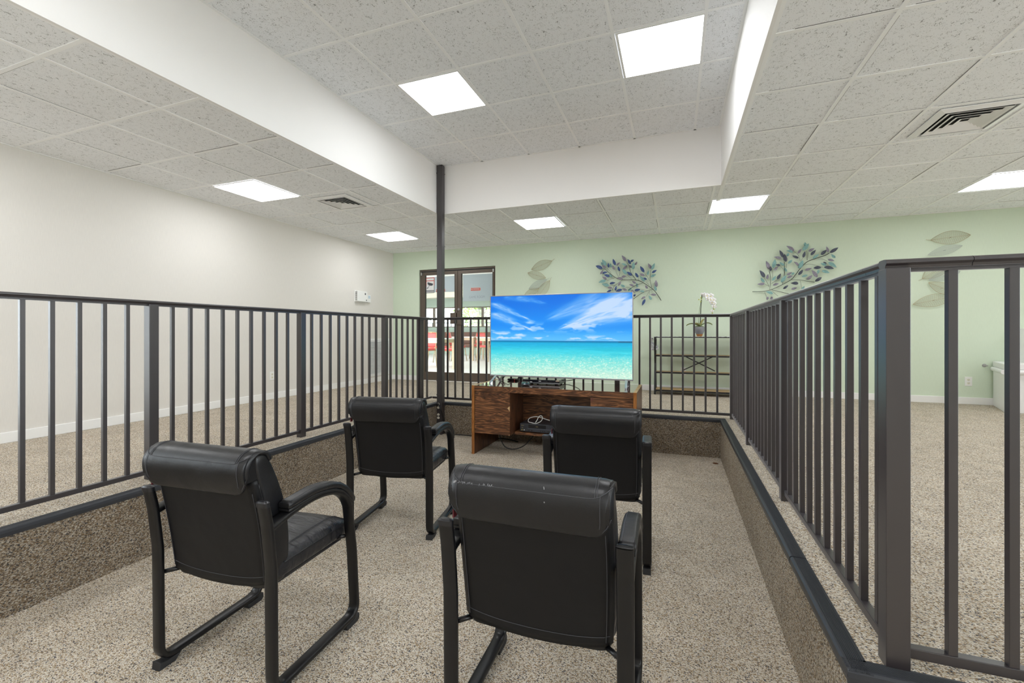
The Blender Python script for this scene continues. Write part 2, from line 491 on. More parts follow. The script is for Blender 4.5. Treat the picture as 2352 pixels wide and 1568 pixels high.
# tee-bar grid
def grid(name, xs, ys, regions, z):
    g = MB(); rnd = random.Random(11)      # dark slits where a tile does not sit tight on its bar
    for x0, x1, y0, y1 in regions:
        for xa, xb in zip(xs, xs[1:]):
            for ya, yb in zip(ys, ys[1:]):
                ax, bx, ay, by = max(xa, x0), min(xb, x1), max(ya, y0), min(yb, y1)
                if bx-ax < .06 or by-ay < .06: continue
                for side in range(4):
                    if rnd.random() > .42: continue
                    s = .0115+.0008; t = rnd.uniform(.0015, .0042); u = rnd.uniform(0, .25)
                    if side == 0: g.box(ax+s, ax+s+t, ay+.03+u*.3, by-.03, z-.0012, z-.0002)
                    if side == 1: g.box(bx-s-t, bx-s, ay+.03, by-.03-u*.3, z-.0012, z-.0002)
                    if side == 2: g.box(ax+.03, bx-.03-u*.3, ay+s, ay+s+t, z-.0012, z-.0002)
                    if side == 3: g.box(ax+.03+u*.3, bx-.03, by-s-t, by-s, z-.0012, z-.0002)
    struct(g.build(name.replace('grid', 'tile_gaps'), M['gap']))
    b = MB(); w, d = .0115, .005
    for x0, x1, y0, y1 in regions:
        for x in xs:
            if x0+.02 < x < x1-.02: b.box(x-w, x+w, y0, y1, z-d, z-.0005)
        for y in ys:
            if y0+.02 < y < y1-.02: b.box(x0, x1, y-w, y+w, z-d*.9, z-.0004)
        # wall angle
        b.box(x0, x1, y1-.02, y1, z-d, z-.0005); b.box(x0, x0+.02, y0, y1-.02, z-d*.95, z-.0005); b.box(x1-.02, x1, y0, y1-.02, z-d*.95, z-.0005)
    struct(b.build(name, M['tbar']))
xs_lo = [.385+.615*k for k in range(-9, 10)]
ys_lo = [3.205+.608*k for k in range(-13, 7)]
grid('ceiling_grid', xs_lo, ys_lo, [(XL, PX0-.02, YF, YB), (PX1+.02, XR, YF, YB), (PX0-.02, PX1+.02, PYB+.02, YB)], LO)
grid('ceiling_grid_raised', [.19-.613*k for k in range(5)], [3.199+.609*k for k in range(-13, 3)], [(PX0, PX1, YF, PYB)], HI)

# ------------------------------------------------------------------ ceiling lights and vents
def ceiling_light(x, y, z, label, half=.283):
    t = empty('ceiling_light', label, 'ceiling light', (x, y, z), 0, 'square ceiling lights')
    b = MB(); o, i = half+.018, half
    for x0, x1, y0, y1 in ((-o, o, -o, -i), (-o, o, i, o), (-o, -i, -i, i), (i, o, -i, i)):
        b.box(x0, x1, y0, y1, -.010, -.0055)
    b.build('frame', M['white_gloss'], t, bevel=.0015)
    b = MB(); b.face([(-i, -i, -.007), (-i, i, -.007), (i, i, -.007), (i, -i, -.007)])
    d = b.build('diffuser', M['lamp'], t); d['label'] = 'lit white diffuser panel'
    return t
ceiling_light(-.105, 3.505, HI, 'lit square light panel in the raised ceiling, the right and larger-looking of its two')
ceiling_light(-1.957, 3.505, HI, 'lit square light panel in the raised ceiling, the left of its two')
ceiling_light(-4.245, 3.52, LO, 'lit light panel in the low ceiling above the cream wall, left of the air vent')
ceiling_light(-4.235, 5.925, LO, 'lit light panel in the low ceiling nearest the glass doors, left of the dark column')
ceiling_light(-1.785, 5.92, LO, 'lit light panel in the low ceiling above the television, behind the soffit')
ceiling_light(.685, 5.90, LO, 'lit light panel in the low ceiling just right of the soffit corner')
ceiling_light(3.155, 5.89, LO, 'lit light panel in the low ceiling at the right edge, cut by the photo')

def ceiling_vent(x, y, z, label, half=.242):
    t = empty('ceiling_vent', label, 'air vent', (x, y, z), 0, 'square ceiling air vents')
    b = MB(); o, i = half, half-.045
    R = [[(-o,-o,-.004),(o,-o,-.004),(o,o,-.004),(-o,o,-.004)], [(-o,-o,-.010),(o,-o,-.010),(o,o,-.010),(-o,o,-.010)],
         [(-i,-i,-.022),(i,-i,-.022),(i,i,-.022),(-i,i,-.022)], [(-i,-i,-.004),(i,-i,-.004),(i,i,-.004),(-i,i,-.004)]]
    b.rings(R, cap=False); b.build('frame', M['white_gloss'], t, bevel=.001)
    b = MB(); b.face([(-i,-i,-.0015),(-i,i,-.0015),(i,i,-.0015),(i,-i,-.0015)]); b.build('duct_opening', M['vent_dark'], t)
    for k in range(4):
        a = i-.018-.041*k; c = a-.030
        b = MB()
        R = [[(s*a, u*a, -.021) for s, u in ((-1,-1),(1,-1),(1,1),(-1,1))], [(s*c, u*c, -.006) for s, u in ((-1,-1),(1,-1),(1,1),(-1,1))],
             [(s*(c-.002), u*(c-.002), -.0075) for s, u in ((-1,-1),(1,-1),(1,1),(-1,1))], [(s*(a-.002), u*(a-.002), -.0225) for s, u in ((-1,-1),(1,-1),(1,1),(-1,1))]]
        R.append(R[0]); b.rings(R, cap=False)
        b.build('vane', M['white_gloss'], t)
    return t
ceiling_vent(-3.665, 4.155, LO, 'white square louvred air vent in the ceiling left of the soffit')
ceiling_vent(1.945, 4.095, LO, 'white square louvred air vent in the ceiling at the upper right')

# ------------------------------------------------------------------ column in the corner of the sunken floor
col = MB(); CX0, CX1, CY0, CY1 = -2.864, -2.788, 4.945, 5.022
col.box(CX0, CX1, CY0, CY1, FZ, HI-.002)
colo = struct(col.build('column', M['column'], bevel=.006)); colo['label'] = 'slim dark square column from the sunken floor to the raised ceiling'
for z in (2.93, 2.0, 1.02, .28, .10):
    b = MB(); b.box(CX0-.002, CX1+.002, CY0-.002, CY1+.001, z, z+.012); b.build('joint_collar', M['column'], colo)
b = MB(); b.box(CX0+.056, CX1-.001, CY0-.004, CY0+.001, FZ, HI-.01); b.build('raceway_cover', M['column'], colo, bevel=.002)
def receptacle(parent, cx, y, z):
    b = MB()
    b.rings([[(cx+.017*math.cos(2*PI*k/20), y, z+.015*math.sin(2*PI*k/20)) for k in range(20)], [(cx+.0165*math.cos(2*PI*k/20), y-.004, z+.0145*math.sin(2*PI*k/20)) for k in range(20)]])
    o = b.build('receptacle', M['ivory'], parent)
    b = MB()
    for s in (-1, 1): b.box(cx+s*.006-.001, cx+s*.006+.001, y-.0046, y-.0038, z-.002, z+.006)
    b.box(cx-.002, cx+.002, y-.0046, y-.0038, z-.009, z-.005)
    b.build('socket_slot', M['slot'], o)
for z in (.0, -.044, -.133, -.174):
    receptacle(colo, CX0+.026, CY0-.0002, z-.012)

# ------------------------------------------------------------------ railings
TOPZ = 1.097
CAP = [(-.017,-.025),(.017,-.025),(.019,-.018),(.026,-.012),(.026,-.006),(.019,-.001),(.012,0),(-.012,0),(-.019,-.001),(-.026,-.006),(-.026,-.012),(-.019,-.018)]
def railing(label, origin, ang, length, posts, bal, mitre=(0, 0), seam=(), cat='railing'):
    """local x runs along the railing from its origin; local y across"""
    t = empty('railing', label, cat, origin, ang, 'dark metal railings around the sunken floor')
    cuts = [(-mitre[0], None)]+[(s, None) for s in seam]+[(length+mitre[1], None)]
    for (a, _), (c, _) in zip(cuts, cuts[1:]):
        g0 = .0015 if a != cuts[0][0] else 0
        b = MB(); rings = []
        for x, e in ((a+g0, -1 if a == cuts[0][0] else 0), (c, 1 if c == cuts[-1][0] else 0)):
            rings.append([(x, y, TOPZ+z) for y, z in CAP])
        b.rings(rings); b.build('top_rail', M['rail'], t)
    xs = [p for p in posts]
    b = MB(); b.box(0, length, -.013, .013, .033, .060); b.build('bottom_rail', M['rail'], t, bevel=.002)
    b = MB(); b.box(0, length, -.009, .009, TOPZ-.034, TOPZ-.0245); b.build('channel', M['rail'], t)
    for p in posts:
        b = MB(); b.box(p-.0265, p+.0265, -.0265, .0265, 0, TOPZ-.0245); b.build('post', M['rail'], t, bevel=.002)
    bs = None
    for q in bal:
        if bs is None:
            b = MB(); b.box(-.010, .010, -.010, .010, .0595, TOPZ-.0335); bs = b.build('baluster', M['rail'], t, bevel=.0012); bs.location = (q, 0, 0)
        else:
            c = bs.copy(); COL.objects.link(c); c.location = (q, 0, 0)
    return t
# left: runs along +Y at X = -3.035
lp = [1.776-1.163*2, 1.776-1.163, 1.776, 2.938, 4.103]
lb = [1.776-1.163*k-(d+1)*.1118-.017 for k in (1, 0) for d in range(9)]
lb += [1.896+.1122*k for k in range(9)]+[3.053+.1124*k for k in range(9)]+[4.209+.1135*k for k in range(6)]+[4.885+.108*k for k in range(2)]
Y0 = -.7
railing('dark railing along the left side of the sunken floor, in front of the cream wall', (-3.034, Y0, 0), PI/2, 5.10-Y0, [p-Y0 for p in lp]+[4.812-Y0], [q-Y0 for q in lb if q > Y0+.05], (0, .026), [2.4-Y0])
# back: along +X at Y = 5.085
X0 = -3.008
bp = [-1.779, -.62]
bb = [-2.786+.1103*k for k in range(9)]+[-1.668+.1103*k for k in range(9)]+[-.49+.1124*k for k in range(9)]
railing('dark railing behind the desk and television, facing the green wall', (X0, 5.095, 0), 0, .528-X0, [p-X0 for p in bp], [q-X0 for q in bb], (0, .0))
# right: along +Y at X=.555, from the near corner post
RY = 1.4815
rp = [1.4815, 2.735, 3.98]
rb = []
for a, c in ((1.4815, 2.735), (2.735, 3.98), (3.98, 5.14)):
    rb += [a+.027+(c-a-.054)*(k+.5)/10.0 for k in range(10)]
railing('dark railing receding along the right side of the sunken floor, seen edge on', (.555, RY, 0), PI/2, 5.121-RY, [p-RY for p in rp]+[5.095-RY], [q-RY for q in rb if q < 5.05], (-.027, 0), [.135, 2.2])
# front right: along +X at Y=1.4815
fx = .582
railing('dark railing crossing the right edge of the photo, nearest the camera', (fx, 1.4815, 0), 0, 2.9, [1.19, 2.4], [.094+.1195*k for k in range(9)]+[1.31+.1195*k for k in range(9)], (.053, 0), [.127, 1.3])
# ------------------------------------------------------------------ guest chairs
W = .272
def back_y(z):      # rear surface of the backrest
    k = (z-.37)/.5
    return -.012-.030*k-.062*k*k
def make_chair(label):
    t = empty('guest_chair', label, 'chair', (0, 0, 0), 0, 'black leather guest chairs')
    for s in (-1, 1):
        x = s*W
        pth = fillet([(x, -.076, .716), (x, -.058, .63), (x, -.040, .47), (x, -.036, .034), (x, .430, .034), (x, .408, .33), (x, .378, .535)], [.3, .4, .055, .055, .5, .3])
        arm = smooth_path([(x, .378, .535), (x, .352, .580), (x, .305, .618), (x, .24, .641), (x, .15, .650), (x, .05, .640), (x, -.052, .617)], 6)
        b = MB(); b.tube(pth[:-1]+arm, .02, n=14, up=(1, 0, 0), flat=(.0245, .0115))
        fr = b.build('side_frame', M['chair_metal'], t, smooth=True, auto=50)
        b = MB()
        b.rings([[(x+.0255*math.copysign(abs(math.cos(a))**.62, math.cos(a)), -.0765+dy+.0125*math.copysign(abs(math.sin(a))**.62, math.sin(a)), z-dy*.15) for a in [2*PI*(k+.5)/16 for k in range(16)]] for z, dy in ((.700, .0022), (.716, 0), )]
                +[[(x+.019*math.cos(a), -.0775+.008*math.sin(a), .7215) for a in [2*PI*(k+.5)/16 for k in range(16)]]])
        b.build('end_cap', M['black_plastic'], t, smooth=True, auto=40)
        # rubber feet under the runner: wedge at the rear, low pad at the front
        b = MB(); b.prism([(-.050, 0), (-.046, .030), (-.02, .0225), (.035, .0225), (.012, 0)], 'x', x-.021, x+.021); b.build('rubber_foot', M['rubber'], t, bevel=.002)
        b = MB(); b.prism([(.352, .0), (.346, .0225), (.40, .0225), (.435, .032), (.436, .01), (.425, 0)], 'x', x-.021, x+.021); b.build('rubber_foot', M['rubber'], t, bevel=.002)
        # armrest pad following the arm
        def armdef(p, s=s, x=x):
            u = p[1]
            zz = [(-.01, .652), (.05, .656), (.15, .664), (.24, .656), (.305, .634), (.352, .598), (.395, .540)]
            u = .015+(u+.5)*.38
            for (a, za), (c, zc) in zip(zz, zz[1:]):
                if u <= c or c == zz[-1][0]:
                    f = (u-a)/(c-a); z0 = za+(zc-za)*f; break
            sl = -.9*max(0, (u-.28)/.12)
            return (p[0], u+(p[2]*(-sl)*.5), z0+p[2])
        b = MB(); b.rbox((x, 0, .016), (.0275, .5, .0145), .0135, n=9, fn=armdef); pad = b.build('arm_pad', M['leather'], t, smooth=True)
        b = MB(); b.rbox((x, 0, -.001), (.0255, .495, .006), .005, n=7, fn=armdef); b.build('pad_base', M['leather'], pad, smooth=True)
        for q in (-.017, .017):
            pts = [armdef((x+q, -.47+.94*k/18, .0302)) for k in range(19)]
            b = MB(); b.tube(pts, .0009, n=5); b.build('stitching', M['thread'], pad)
        # brackets from frame to seat
        for br in ([(x-s*.01, .372, .402), (s*.225, .36, .392)], [(x-s*.01, -.030, .372), (s*.215, .0, .380)]):
            b = MB(); b.tube(br, .0085, n=8); b.build('bracket', M['chair_metal'], t, smooth=True)
    # seat cushion
    def seatdef(p):
        x, y, z = p
        k = (y-.03)/.41; h = (x/.245)
        z += .016*(1-h*h)*math.sin(PI*min(1, max(0, k))) if z > .43 else 0
        z -= .020*max(0, (k-.75)/.25)**2*(1 if z > .43 else .2)
        z += .004*math.sin(9*x+3)*math.sin(11*y) if z > .43 else 0
        return (x, y, z)
    b = MB(); b.rbox((0, .228, .424), (.243, .212, .046), .036, n=12, fn=seatdef); seat = b.build('seat', M['leather_seat'], t, smooth=True)
    for s in (-1, 1):
        for q in (.190, .183):
            b = MB(); b.tube([seatdef((s*q, .06+.35*k/16, .4707)) for k in range(17)], .0009, n=5); b.build('stitching', M['thread'], seat)
        b = MB(); b.tube([(s*.2405, .05+.355*k/10, .442-.012*max(0, (k-7)/3)**2) for k in range(11)], .0035, n=6); b.build('piping', M['leather'], seat, smooth=True)
    b = MB(); b.box(-.225, .225, .04, .40, .368, .383); b.build('seat_pan', M['black_plastic'], t, bevel=.004)
    # backrest
    def backdef(p):
        x, y, z = p                      # y: 0 rear .. 1 front
        k = (z-.365)/.52
        wid = 1.0+.03*math.sin(PI*k*.9)-.045*max(0, .18-k)/.18
        th = .085+.030*math.sin(PI*min(1, k*1.05))
        top = max(0, (z-.80)/.079)
        th *= math.sqrt(max(0.05, 1-.75*top*top))
        return (x*wid, back_y(z)+.006+y*th+.006*(1-(x/.235)**2)*(1-y)*math.sin(PI*k)+.026*top*top, z)
    b = MB(); b.rbox((0, .5, .620), (.232, .5, .255), .0001, n=1)
    b.bm.free(); b = MB()
    nx, nz = 26, 22
    def ring(z, sx=1.0):
        out = []
        for k in range(48):
            a = 2*PI*k/48
            ca, sa = math.cos(a), math.sin(a)
            e = .30
            x = .238*sx*math.copysign(abs(ca)**e, ca); y = .5+.5*math.copysign(abs(sa)**e, sa)
            out.append(backdef((x, y, z)))
        return out
    zs = [.366, .372, .385]+[.40+.40*k/12 for k in range(13)]+[.825, .845, .860, .870, .876]
    rings = [ring(z, {.366: .955, .372: .98, .870: .985, .876: .96}.get(round(z, 3), 1.0)) for z in zs]
    b.rings(rings); back = b.build('backrest', M['leather'], t, smooth=True, auto=70)
    # taut rear panel with its bottom hem
    g = MB(); NX, NZ = 24, 24
    def rear(u, v):
        z = .385+v*.40
        wv = .222*(1+.03*math.sin(PI*v*.8))
        y = back_y(z)+.001-.004*math.sin(PI*v)*(1-u*u)
        wr = max(0, (abs(u)-.93)/.07)
        return (u*wv*1.045, y+.014*wr*wr, z-.020*(1-abs(u)**2)*(1-v)**3+.012*abs(u)**4*(1-v)**3)
    for f, off in ((0, 0.0), (1, .008)):
        pass
    V = [[g.bm.verts.new(rear(-1+2*i/NX, j/NZ)) for i in range(NX+1)] for j in range(NZ+1)]
    for j in range(NZ):
        for i in range(NX): g.bm.faces.new((V[j][i], V[j][i+1], V[j+1][i+1], V[j+1][i]))
    pan = g.build('rear_panel', M['sling'], t, smooth=True)
    m = pan.modifiers.new('solid', 'SOLIDIFY'); m.thickness = .007; m.offset = 0
    b = MB(); b.tube([tuple(Vector(rear(-.97+1.94*k/24, .075))+Vector((0, -.004, 0))) for k in range(25)], .0011, n=5); b.build('stitching', M['thread'], pan)
    for s in (-1, 1):
        b = MB(); b.tube([tuple(Vector(rear(s*.925, .03+.85*k/24))+Vector((0, -.0037, 0))) for k in range(25)], .0011, n=5); b.build('stitching', M['thread'], pan)
        if s < 0: continue
        b = MB(); b.tube([tuple(Vector(rear(s*.99, .02+.94*k/24))+Vector((0, .006, 0))) for k in range(25)], .0042, n=7); b.build('piping', M['leather'], pan, smooth=True)
    # padded head roll: comes over the top and hangs as a flap with rounded lower corners
    prof = smooth_path([(0, .052, .868), (0, .030, .890), (0, -.004, .894), (0, -.036, .882), (0, -.057, .858), (0, -.063, .828), (0, -.058, .795), (0, -.049, .765), (0, -.041, .746)], 4)
    yz = [(p.y-.062, p.z-.006) for p in prof]
    nP = len(yz)-1
    def flap(u, v):
        lim = 1.0-.34*max(0, (abs(u)-.72)/.28)**2.4
        q = v*lim*nP; i = min(int(q), nP-1); f = q-i
        y = yz[i][0]*(1-f)+yz[i+1][0]*f; z = yz[i][1]*(1-f)+yz[i+1][1]*f
        ed = max(0, (abs(u)-.86)/.14)
        return (u*.246, y+.016*ed**2*min(1, v*2), z-.004*ed*ed-.012*ed*ed*max(0, 1-v*2.4))
    g = MB(); NX, NV = 32, 28
    V = [[g.bm.verts.new(flap(-1+2*i/NX, j/NV)) for i in range(NX+1)] for j in range(NV+1)]
    for j in range(NV):
        for i in range(NX): g.bm.faces.new((V[j][i], V[j][i+1], V[j+1][i+1], V[j+1][i]))
    roll = g.build('head_roll', M['leather'], t, smooth=True)
    m = roll.modifiers.new('solid', 'SOLIDIFY'); m.thickness = .012; m.offset = -1
    def on(u, v, d=.0012):
        a = Vector(flap(u, v)); e = Vector(flap(u+.01, v))-a; w = Vector(flap(u, v+.01))-a
        nn = e.cross(w).normalized()
        if nn.y > 0 and nn.z < .3: nn = -nn
        if nn.z < 0 and abs(nn.z) > abs(nn.y): nn = -nn
        return tuple(a+nn*d)
    def st(pts, r=.0011, nm='stitching', mt='thread'):
        b = MB(); b.tube(pts, r, n=5); return b.build(nm, M[mt], roll)
    st([on(-.98+1.96*k/30, .50) for k in range(31)])
    st([on(-.975+1.95*k/40, .955) for k in range(41)])
    for s in (-1, 1):
        for q in (.80, .825): st([on(s*q, .06+.44*k/14) for k in range(15)], .0009)
        st([on(s*(.86 if k < 10 else .86-.0008*(k-10)**2), .50+.43*k/16) for k in range(17)], .0009)
    # stuffing that closes the sides of the roll
    core = [(y+(.006 if i < 3 else .004), z-.004) for i, (y, z) in enumerate(yz[:int(len(yz)*.78)])]
    core += [(back_y(z)+.03, z) for z in (core[-1][1]+.004, .80, .84)]
    b = MB(); b.prism(core, 'x', -.2365, .2365); b.build('roll_core', M['leather'], roll, smooth=True, auto=40)
    b = MB(); b.box(-.2425, -.2385, -.086, -.064, .730, .756); tg = b.build('care_tag', M['red_tag'], t, rot=None); tg['label'] = 'dark red cloth tag'
    return t
chair = make_chair('black leather guest chair at the left, nearest the cream wall and the camera')
chair.location = (-1.608, 1.18, FZ); chair.rotation_euler.z = .068
def again(x, y, rz, label):
    c = copy_tree(chair); c.location = (x, y, FZ); c.rotation_euler.z = rz; c['label'] = label
    return c
again(-1.725, 2.407, .171, 'black leather guest chair turned slightly left, in front of the dark corner column')
chair_c = again(-.404, 1.301, .023, 'largest and nearest black leather guest chair, scuffed top seam, right frame tube missing its cap')
again(-.419, 2.501, .055, 'black leather guest chair directly in front of the desk, hiding its right drawers')
# the nearest chair: worn seam, scratch, open tube end
caps = [c for c in chair_c.children if c.name.startswith('end_cap')]
caps.sort(key=lambda o: sum(v.co.x for v in o.data.vertices))
bpy.data.objects.remove(caps[-1])
b = MB()
for sg in (0,):
    def ov(a, k): return (W+.0245*k[0]*math.copysign(abs(math.cos(a))**.62, math.cos(a)), -.0765+.0115*k[1]*math.copysign(abs(math.sin(a))**.62, math.sin(a)), k[2])
    A = [2*PI*(k+.5)/20 for k in range(20)]
    b.rings([[ov(a, (1, 1, .7165)) for a in A], [ov(a, (1.03, 1.06, .7185)) for a in A], [ov(a, (.90, .72, .7190)) for a in A], [ov(a, (.88, .68, .7168)) for a in A]], cap=False)
rim = b.build('open_tube_rim', M['chair_metal'], chair_c, smooth=True, auto=40)
b = MB(); b.face([ov(a, (.9, .72, .7172)) for a in A]); b.build('tube_hole', M['vent_dark'], chair_c)
def roll_at(u, v):   # a point on the flap of the head roll
    prof = smooth_path([(0, .052, .868), (0, .030, .890), (0, -.004, .894), (0, -.036, .882), (0, -.057, .858), (0, -.063, .828), (0, -.058, .795), (0, -.049, .765), (0, -.041, .746)], 4)
    q = v*(len(prof)-1); i = min(int(q), len(prof)-2); f = q-i; p = prof[i].lerp(prof[i+1], f)
    return Vector((u*.248, p.y-.062, p.z-.006))
b = MB(); rnd = random.Random(4)
for k in range(60):
    u = -.90+.52*rnd.random()**1.2; v = .490+rnd.random()*.02; l = .0008+.0016*rnd.random()
    p = roll_at(u, v); q = roll_at(u+.004*rnd.uniform(-1, 1), v-.022*rnd.random()-.004)
    n = Vector((0, -.55, .45)).normalized()*.0008
    w = Vector((l*.5, 0, 0)); b.face([tuple(p-w+n), tuple(p+w+n), tuple(q+w*.5+n), tuple(q-w*.4+n)])
for u, v in ((.22, .44), (.225, .455), (.24, .60)):
    p = roll_at(u, v)+Vector((0, -.0010, .0008)); b.face([tuple(p+Vector(d)) for d in ((-.002,0,-.001),(.001,0,-.002),(.002,-.0003,.001),(-.001,0,.003))])
b.build('scuff_marks', M['scuff'], chair_c)
# ------------------------------------------------------------------ desk
DKX0, DKX1, DKY0, DKY1, DT = -2.052, -.343, 4.284, 4.975, .335
desk = empty('desk', 'walnut laminate double pedestal desk with orange edge bands, standing under the television', 'desk', (0, 0, 0))
for x0, x1 in ((DKX0, DKX0+.030), (DKX1-.030, DKX1)):
    b = MB(); b.box(x0, x1, DKY0+.003, DKY1, FZ, DT-.002); sp = b.build('side_panel', M['walnut_z'], desk)
    b = MB(); b.box(x0-.0005, x1+.0005, DKY0, DKY0+.003, FZ, DT-.002); e = b.build('edge_band', M['edge'], sp); e['label'] = 'orange wood edge band'
    b = MB(); b.box(x0-.0005, x1+.0005, DKY0+.0005, DKY1, DT-.002, DT); b.build('edge_cap', M['shelf_wood'], sp)
b = MB(); b.box(DKX0+.0305, DKX1-.0305, DKY0+.006, DKY1-.002, DT-.040, DT-.001); b.build('desktop', M['walnut_top'], desk)
b = MB(); b.box(DKX0+.0305, DKX1-.0305, DKY0+.002, DKY0+.026, DT-.062, DT-.0012); b.build('apron', M['walnut'], desk)
b = MB(); b.box(DKX0+.031, DKX1-.031, 4.72, 4.738, -.165, DT-.041); b.build('modesty_panel', M['walnut'], desk)
b = MB(); b.box(-1.612, -.785, 4.42, 4.719, -.185, -.158); b.build('shelf', M['walnut'], desk)
def pedestal(x0, x1, zs, inner):
    b = MB(); b.box(x0, x1, DKY0+.024, 4.719, zs[-1], DT-.063); p = b.build('pedestal', M['walnut_z'], desk)
    for k, (za, zb) in enumerate(zip(zs, zs[1:])):
        b = MB(); b.box(x0+.001, x1-.001, DKY0+.006, DKY0+.0235, zb+.0018, za-.0018); b.build('drawer', M['walnut'], desk, bevel=.0012)
    return p
pedestal(DKX0+.032, -1.618, (DT-.066, .123, -.026, -.174), 1)
pedestal(-.779, DKX1-.032, (DT-.066, .118, -.026, -.174), 0)
b = MB(); b.prism([(-1.6185, .135), (-1.6185, .075), (-1.628, .092), (-1.645, .112)], 'y', DKY0+.0052, DKY0+.0065); b.build('chipped_veneer', M['chip'], desk)
b = MB(); b.prism([(-1.619, -.172), (-1.630, -.172), (-1.622, -.160)], 'y', DKY0+.0052, DKY0+.0065); b.build('chipped_veneer', M['chip'], desk)
b = MB(); b.prism([(-.777, .266), (-.777, .228), (-.755, .24), (-.75, .262)], 'y', DKY0+.0052, DKY0+.0062); b.build('worn_patch', mat('reddish_worn_laminate', (.13,.045,.03), .6), desk)

# ------------------------------------------------------------------ television
TX0, TX1, TZ0, TZ1, TY = -1.992, -.406, .405, 1.319, 4.64
tv = empty('television', 'large flat screen television showing a tropical sea under blue sky', 'television', (0, 0, 0))
fr = .009
b = MB()
b.box(TX0, TX1, TY, TY+.028, TZ1-fr, TZ1); b.box(TX0, TX1, TY, TY+.028, TZ0, TZ0+.016)
b.box(TX0, TX0+fr, TY, TY+.028, TZ0+.016, TZ1-fr); b.box(TX1-fr, TX1, TY, TY+.028, TZ0+.016, TZ1-fr)
b.build('frame', M['silver'], tv, bevel=.002)
b = MB(); b.box(TX0+.004, TX1-.004, TY+.012, TY+.045, TZ0+.003, TZ1-.003); b.box(TX0+.15, TX1-.15, TY+.045, TY+.075, TZ0+.02, TZ1-.40)
b.build('back_shell', M['black_plastic'], tv, bevel=.004)
# picture: a beach photo drawn into the screen's pixels
sx0, sx1, sz0, sz1 = TX0+fr, TX1-fr, TZ0+.016, TZ1-fr
GX, GY = 420, 240
uu, vv = np.meshgrid(np.linspace(0, 1, GX), np.linspace(0, 1, GY))
rng = np.random.default_rng(3); LAT = rng.random((256, 256))
def vnoise(x, y):
    xi = np.floor(x).astype(int); yi = np.floor(y).astype(int); fx = x-xi; fy = y-yi
    fx = fx*fx*(3-2*fx); fy = fy*fy*(3-2*fy)
    g = lambda a, c: LAT[np.mod(c, 256), np.mod(a, 256)]
    return (g(xi, yi)*(1-fx)+g(xi+1, yi)*fx)*(1-fy)+(g(xi, yi+1)*(1-fx)+g(xi+1, yi+1)*fx)*fy
def fbm(x, y, o=4):
    s = 0; a = .5
    for k in range(o): s = s+a*vnoise(x*2**k+13*k, y*2**k+7*k); a *= .5
    return s/(1-.5**o)
def lerp(a, c, t): return a+(c-a)*t[..., None]
sm = lambda a, c, x: np.clip((x-a)/(c-a), 0, 1)**2*(3-2*np.clip((x-a)/(c-a), 0, 1))
A = lambda *c: np.array(c, float)/255
hor = .434
img = np.zeros((GY, GX, 3))
s = np.clip((vv-hor)/(1-hor), 0, 1)
sky = lerp(lerp(np.broadcast_to(A(88,182,240), img.shape), np.broadcast_to(A(22,136,236), img.shape), sm(0, .38, s)), np.broadcast_to(A(0,108,220), img.shape), sm(.35, 1, s))
def streak(x0, y0, x1, y1, w0, w1, amp, fx, fy):
    dx, dy = x1-x0, (y1-y0); l = math.hypot(dx, dy); px = ((uu-x0)*dx+(vv-y0)*dy)/l/l; pd = ((uu-x0)*-dy+(vv-y0)*dx)/l
    w = w0+(w1-w0)*np.clip(px, 0, 1)
    n = fbm(px*fx+3, pd/w*fy+11, 4)
    return amp*np.exp(-(pd/w)**2)*sm(-.05, .12, px)*(1-sm(.85, 1.05, px))*np.clip(n*1.9-.35, 0, 1)
cl = np.zeros_like(uu)
cl += streak(0, .92, .33, .68, .035, .012, .95, 5, 1.2)+streak(0, .79, .34, .56, .05, .012, 1.0, 5, 1.3)+streak(.2, .99, .42, .90, .03, .02, .5, 4, 1.2)
cl += streak(.1, .99, .3, .93, .03, .02, .4, 4, 1.2)
cl += 1.15*streak(.50, .575, 1.10, .93, .014, .17, 1.0, 3.5, 2.2)+.85*streak(.42, .70, .98, 1.02, .03, .18, .8, 3.5, 2.2)+.3*np.exp(-(((uu-.85)/.22)**2+((vv-.86-.35*(uu-.85))/.10)**2))
cl += .55*streak(.55, .60, 1.05, .74, .02, .07, .8, 4, 1.5)
puff = sm(.50, .66, fbm(uu*9+2, vv*24+5, 5))*np.exp(-((vv-.515)/.035)**2)*(1-sm(.28, .45, uu))
puff += sm(.56, .70, fbm(uu*14+8, vv*34+1, 5))*np.exp(-((vv-.475)/.028)**2)*.9
puff += .9*np.exp(-((uu-.96)/.045)**2-((vv-.74)/.035)**2)*sm(.3, .6, fbm(uu*14, vv*20, 4))
puff += .9*np.exp(-((uu-.30)/.04)**2-((vv-.665)/.02)**2)*sm(.35, .65, fbm(uu*20, vv*40, 4))
puff += .7*sm(.55, .66, fbm(uu*11+31, vv*22+9, 5))*np.exp(-((vv-.60)/.05)**2)
cl = np.clip(cl+puff, 0, 1)
sky = lerp(sky, np.broadcast_to(A(205,220,248), img.shape), np.clip(cl*.9, 0, 1))
d = np.clip((hor-vv)/hor, 0, 1)
sea = np.broadcast_to(A(10,118,170), img.shape)
for p0, p1, c in ((.0,.07,(24,172,218)),(.07,.3,(62,205,222)),(.28,.6,(130,222,214)),(.55,.98,(196,232,212))):
    sea = lerp(sea, np.broadcast_to(A(*c), img.shape), sm(p0, p1, d))
per = 1/(d+.06)
rip = fbm(uu*18*per**.35, 60*np.log(d+.05)*1.3, 4)
sea = sea*(1+(rip[..., None]-.5)*np.clip(d*.8+.10, 0, .22)[..., None]*np.array([1.25, .55, .6]))
band = sm(.5, .66, fbm(uu*2.2+5, d*13, 3))*np.exp(-((d-.25)/.2)**2)
sea = lerp(sea, np.broadcast_to(A(30,180,205), img.shape), np.clip(band*.5, 0, 1))
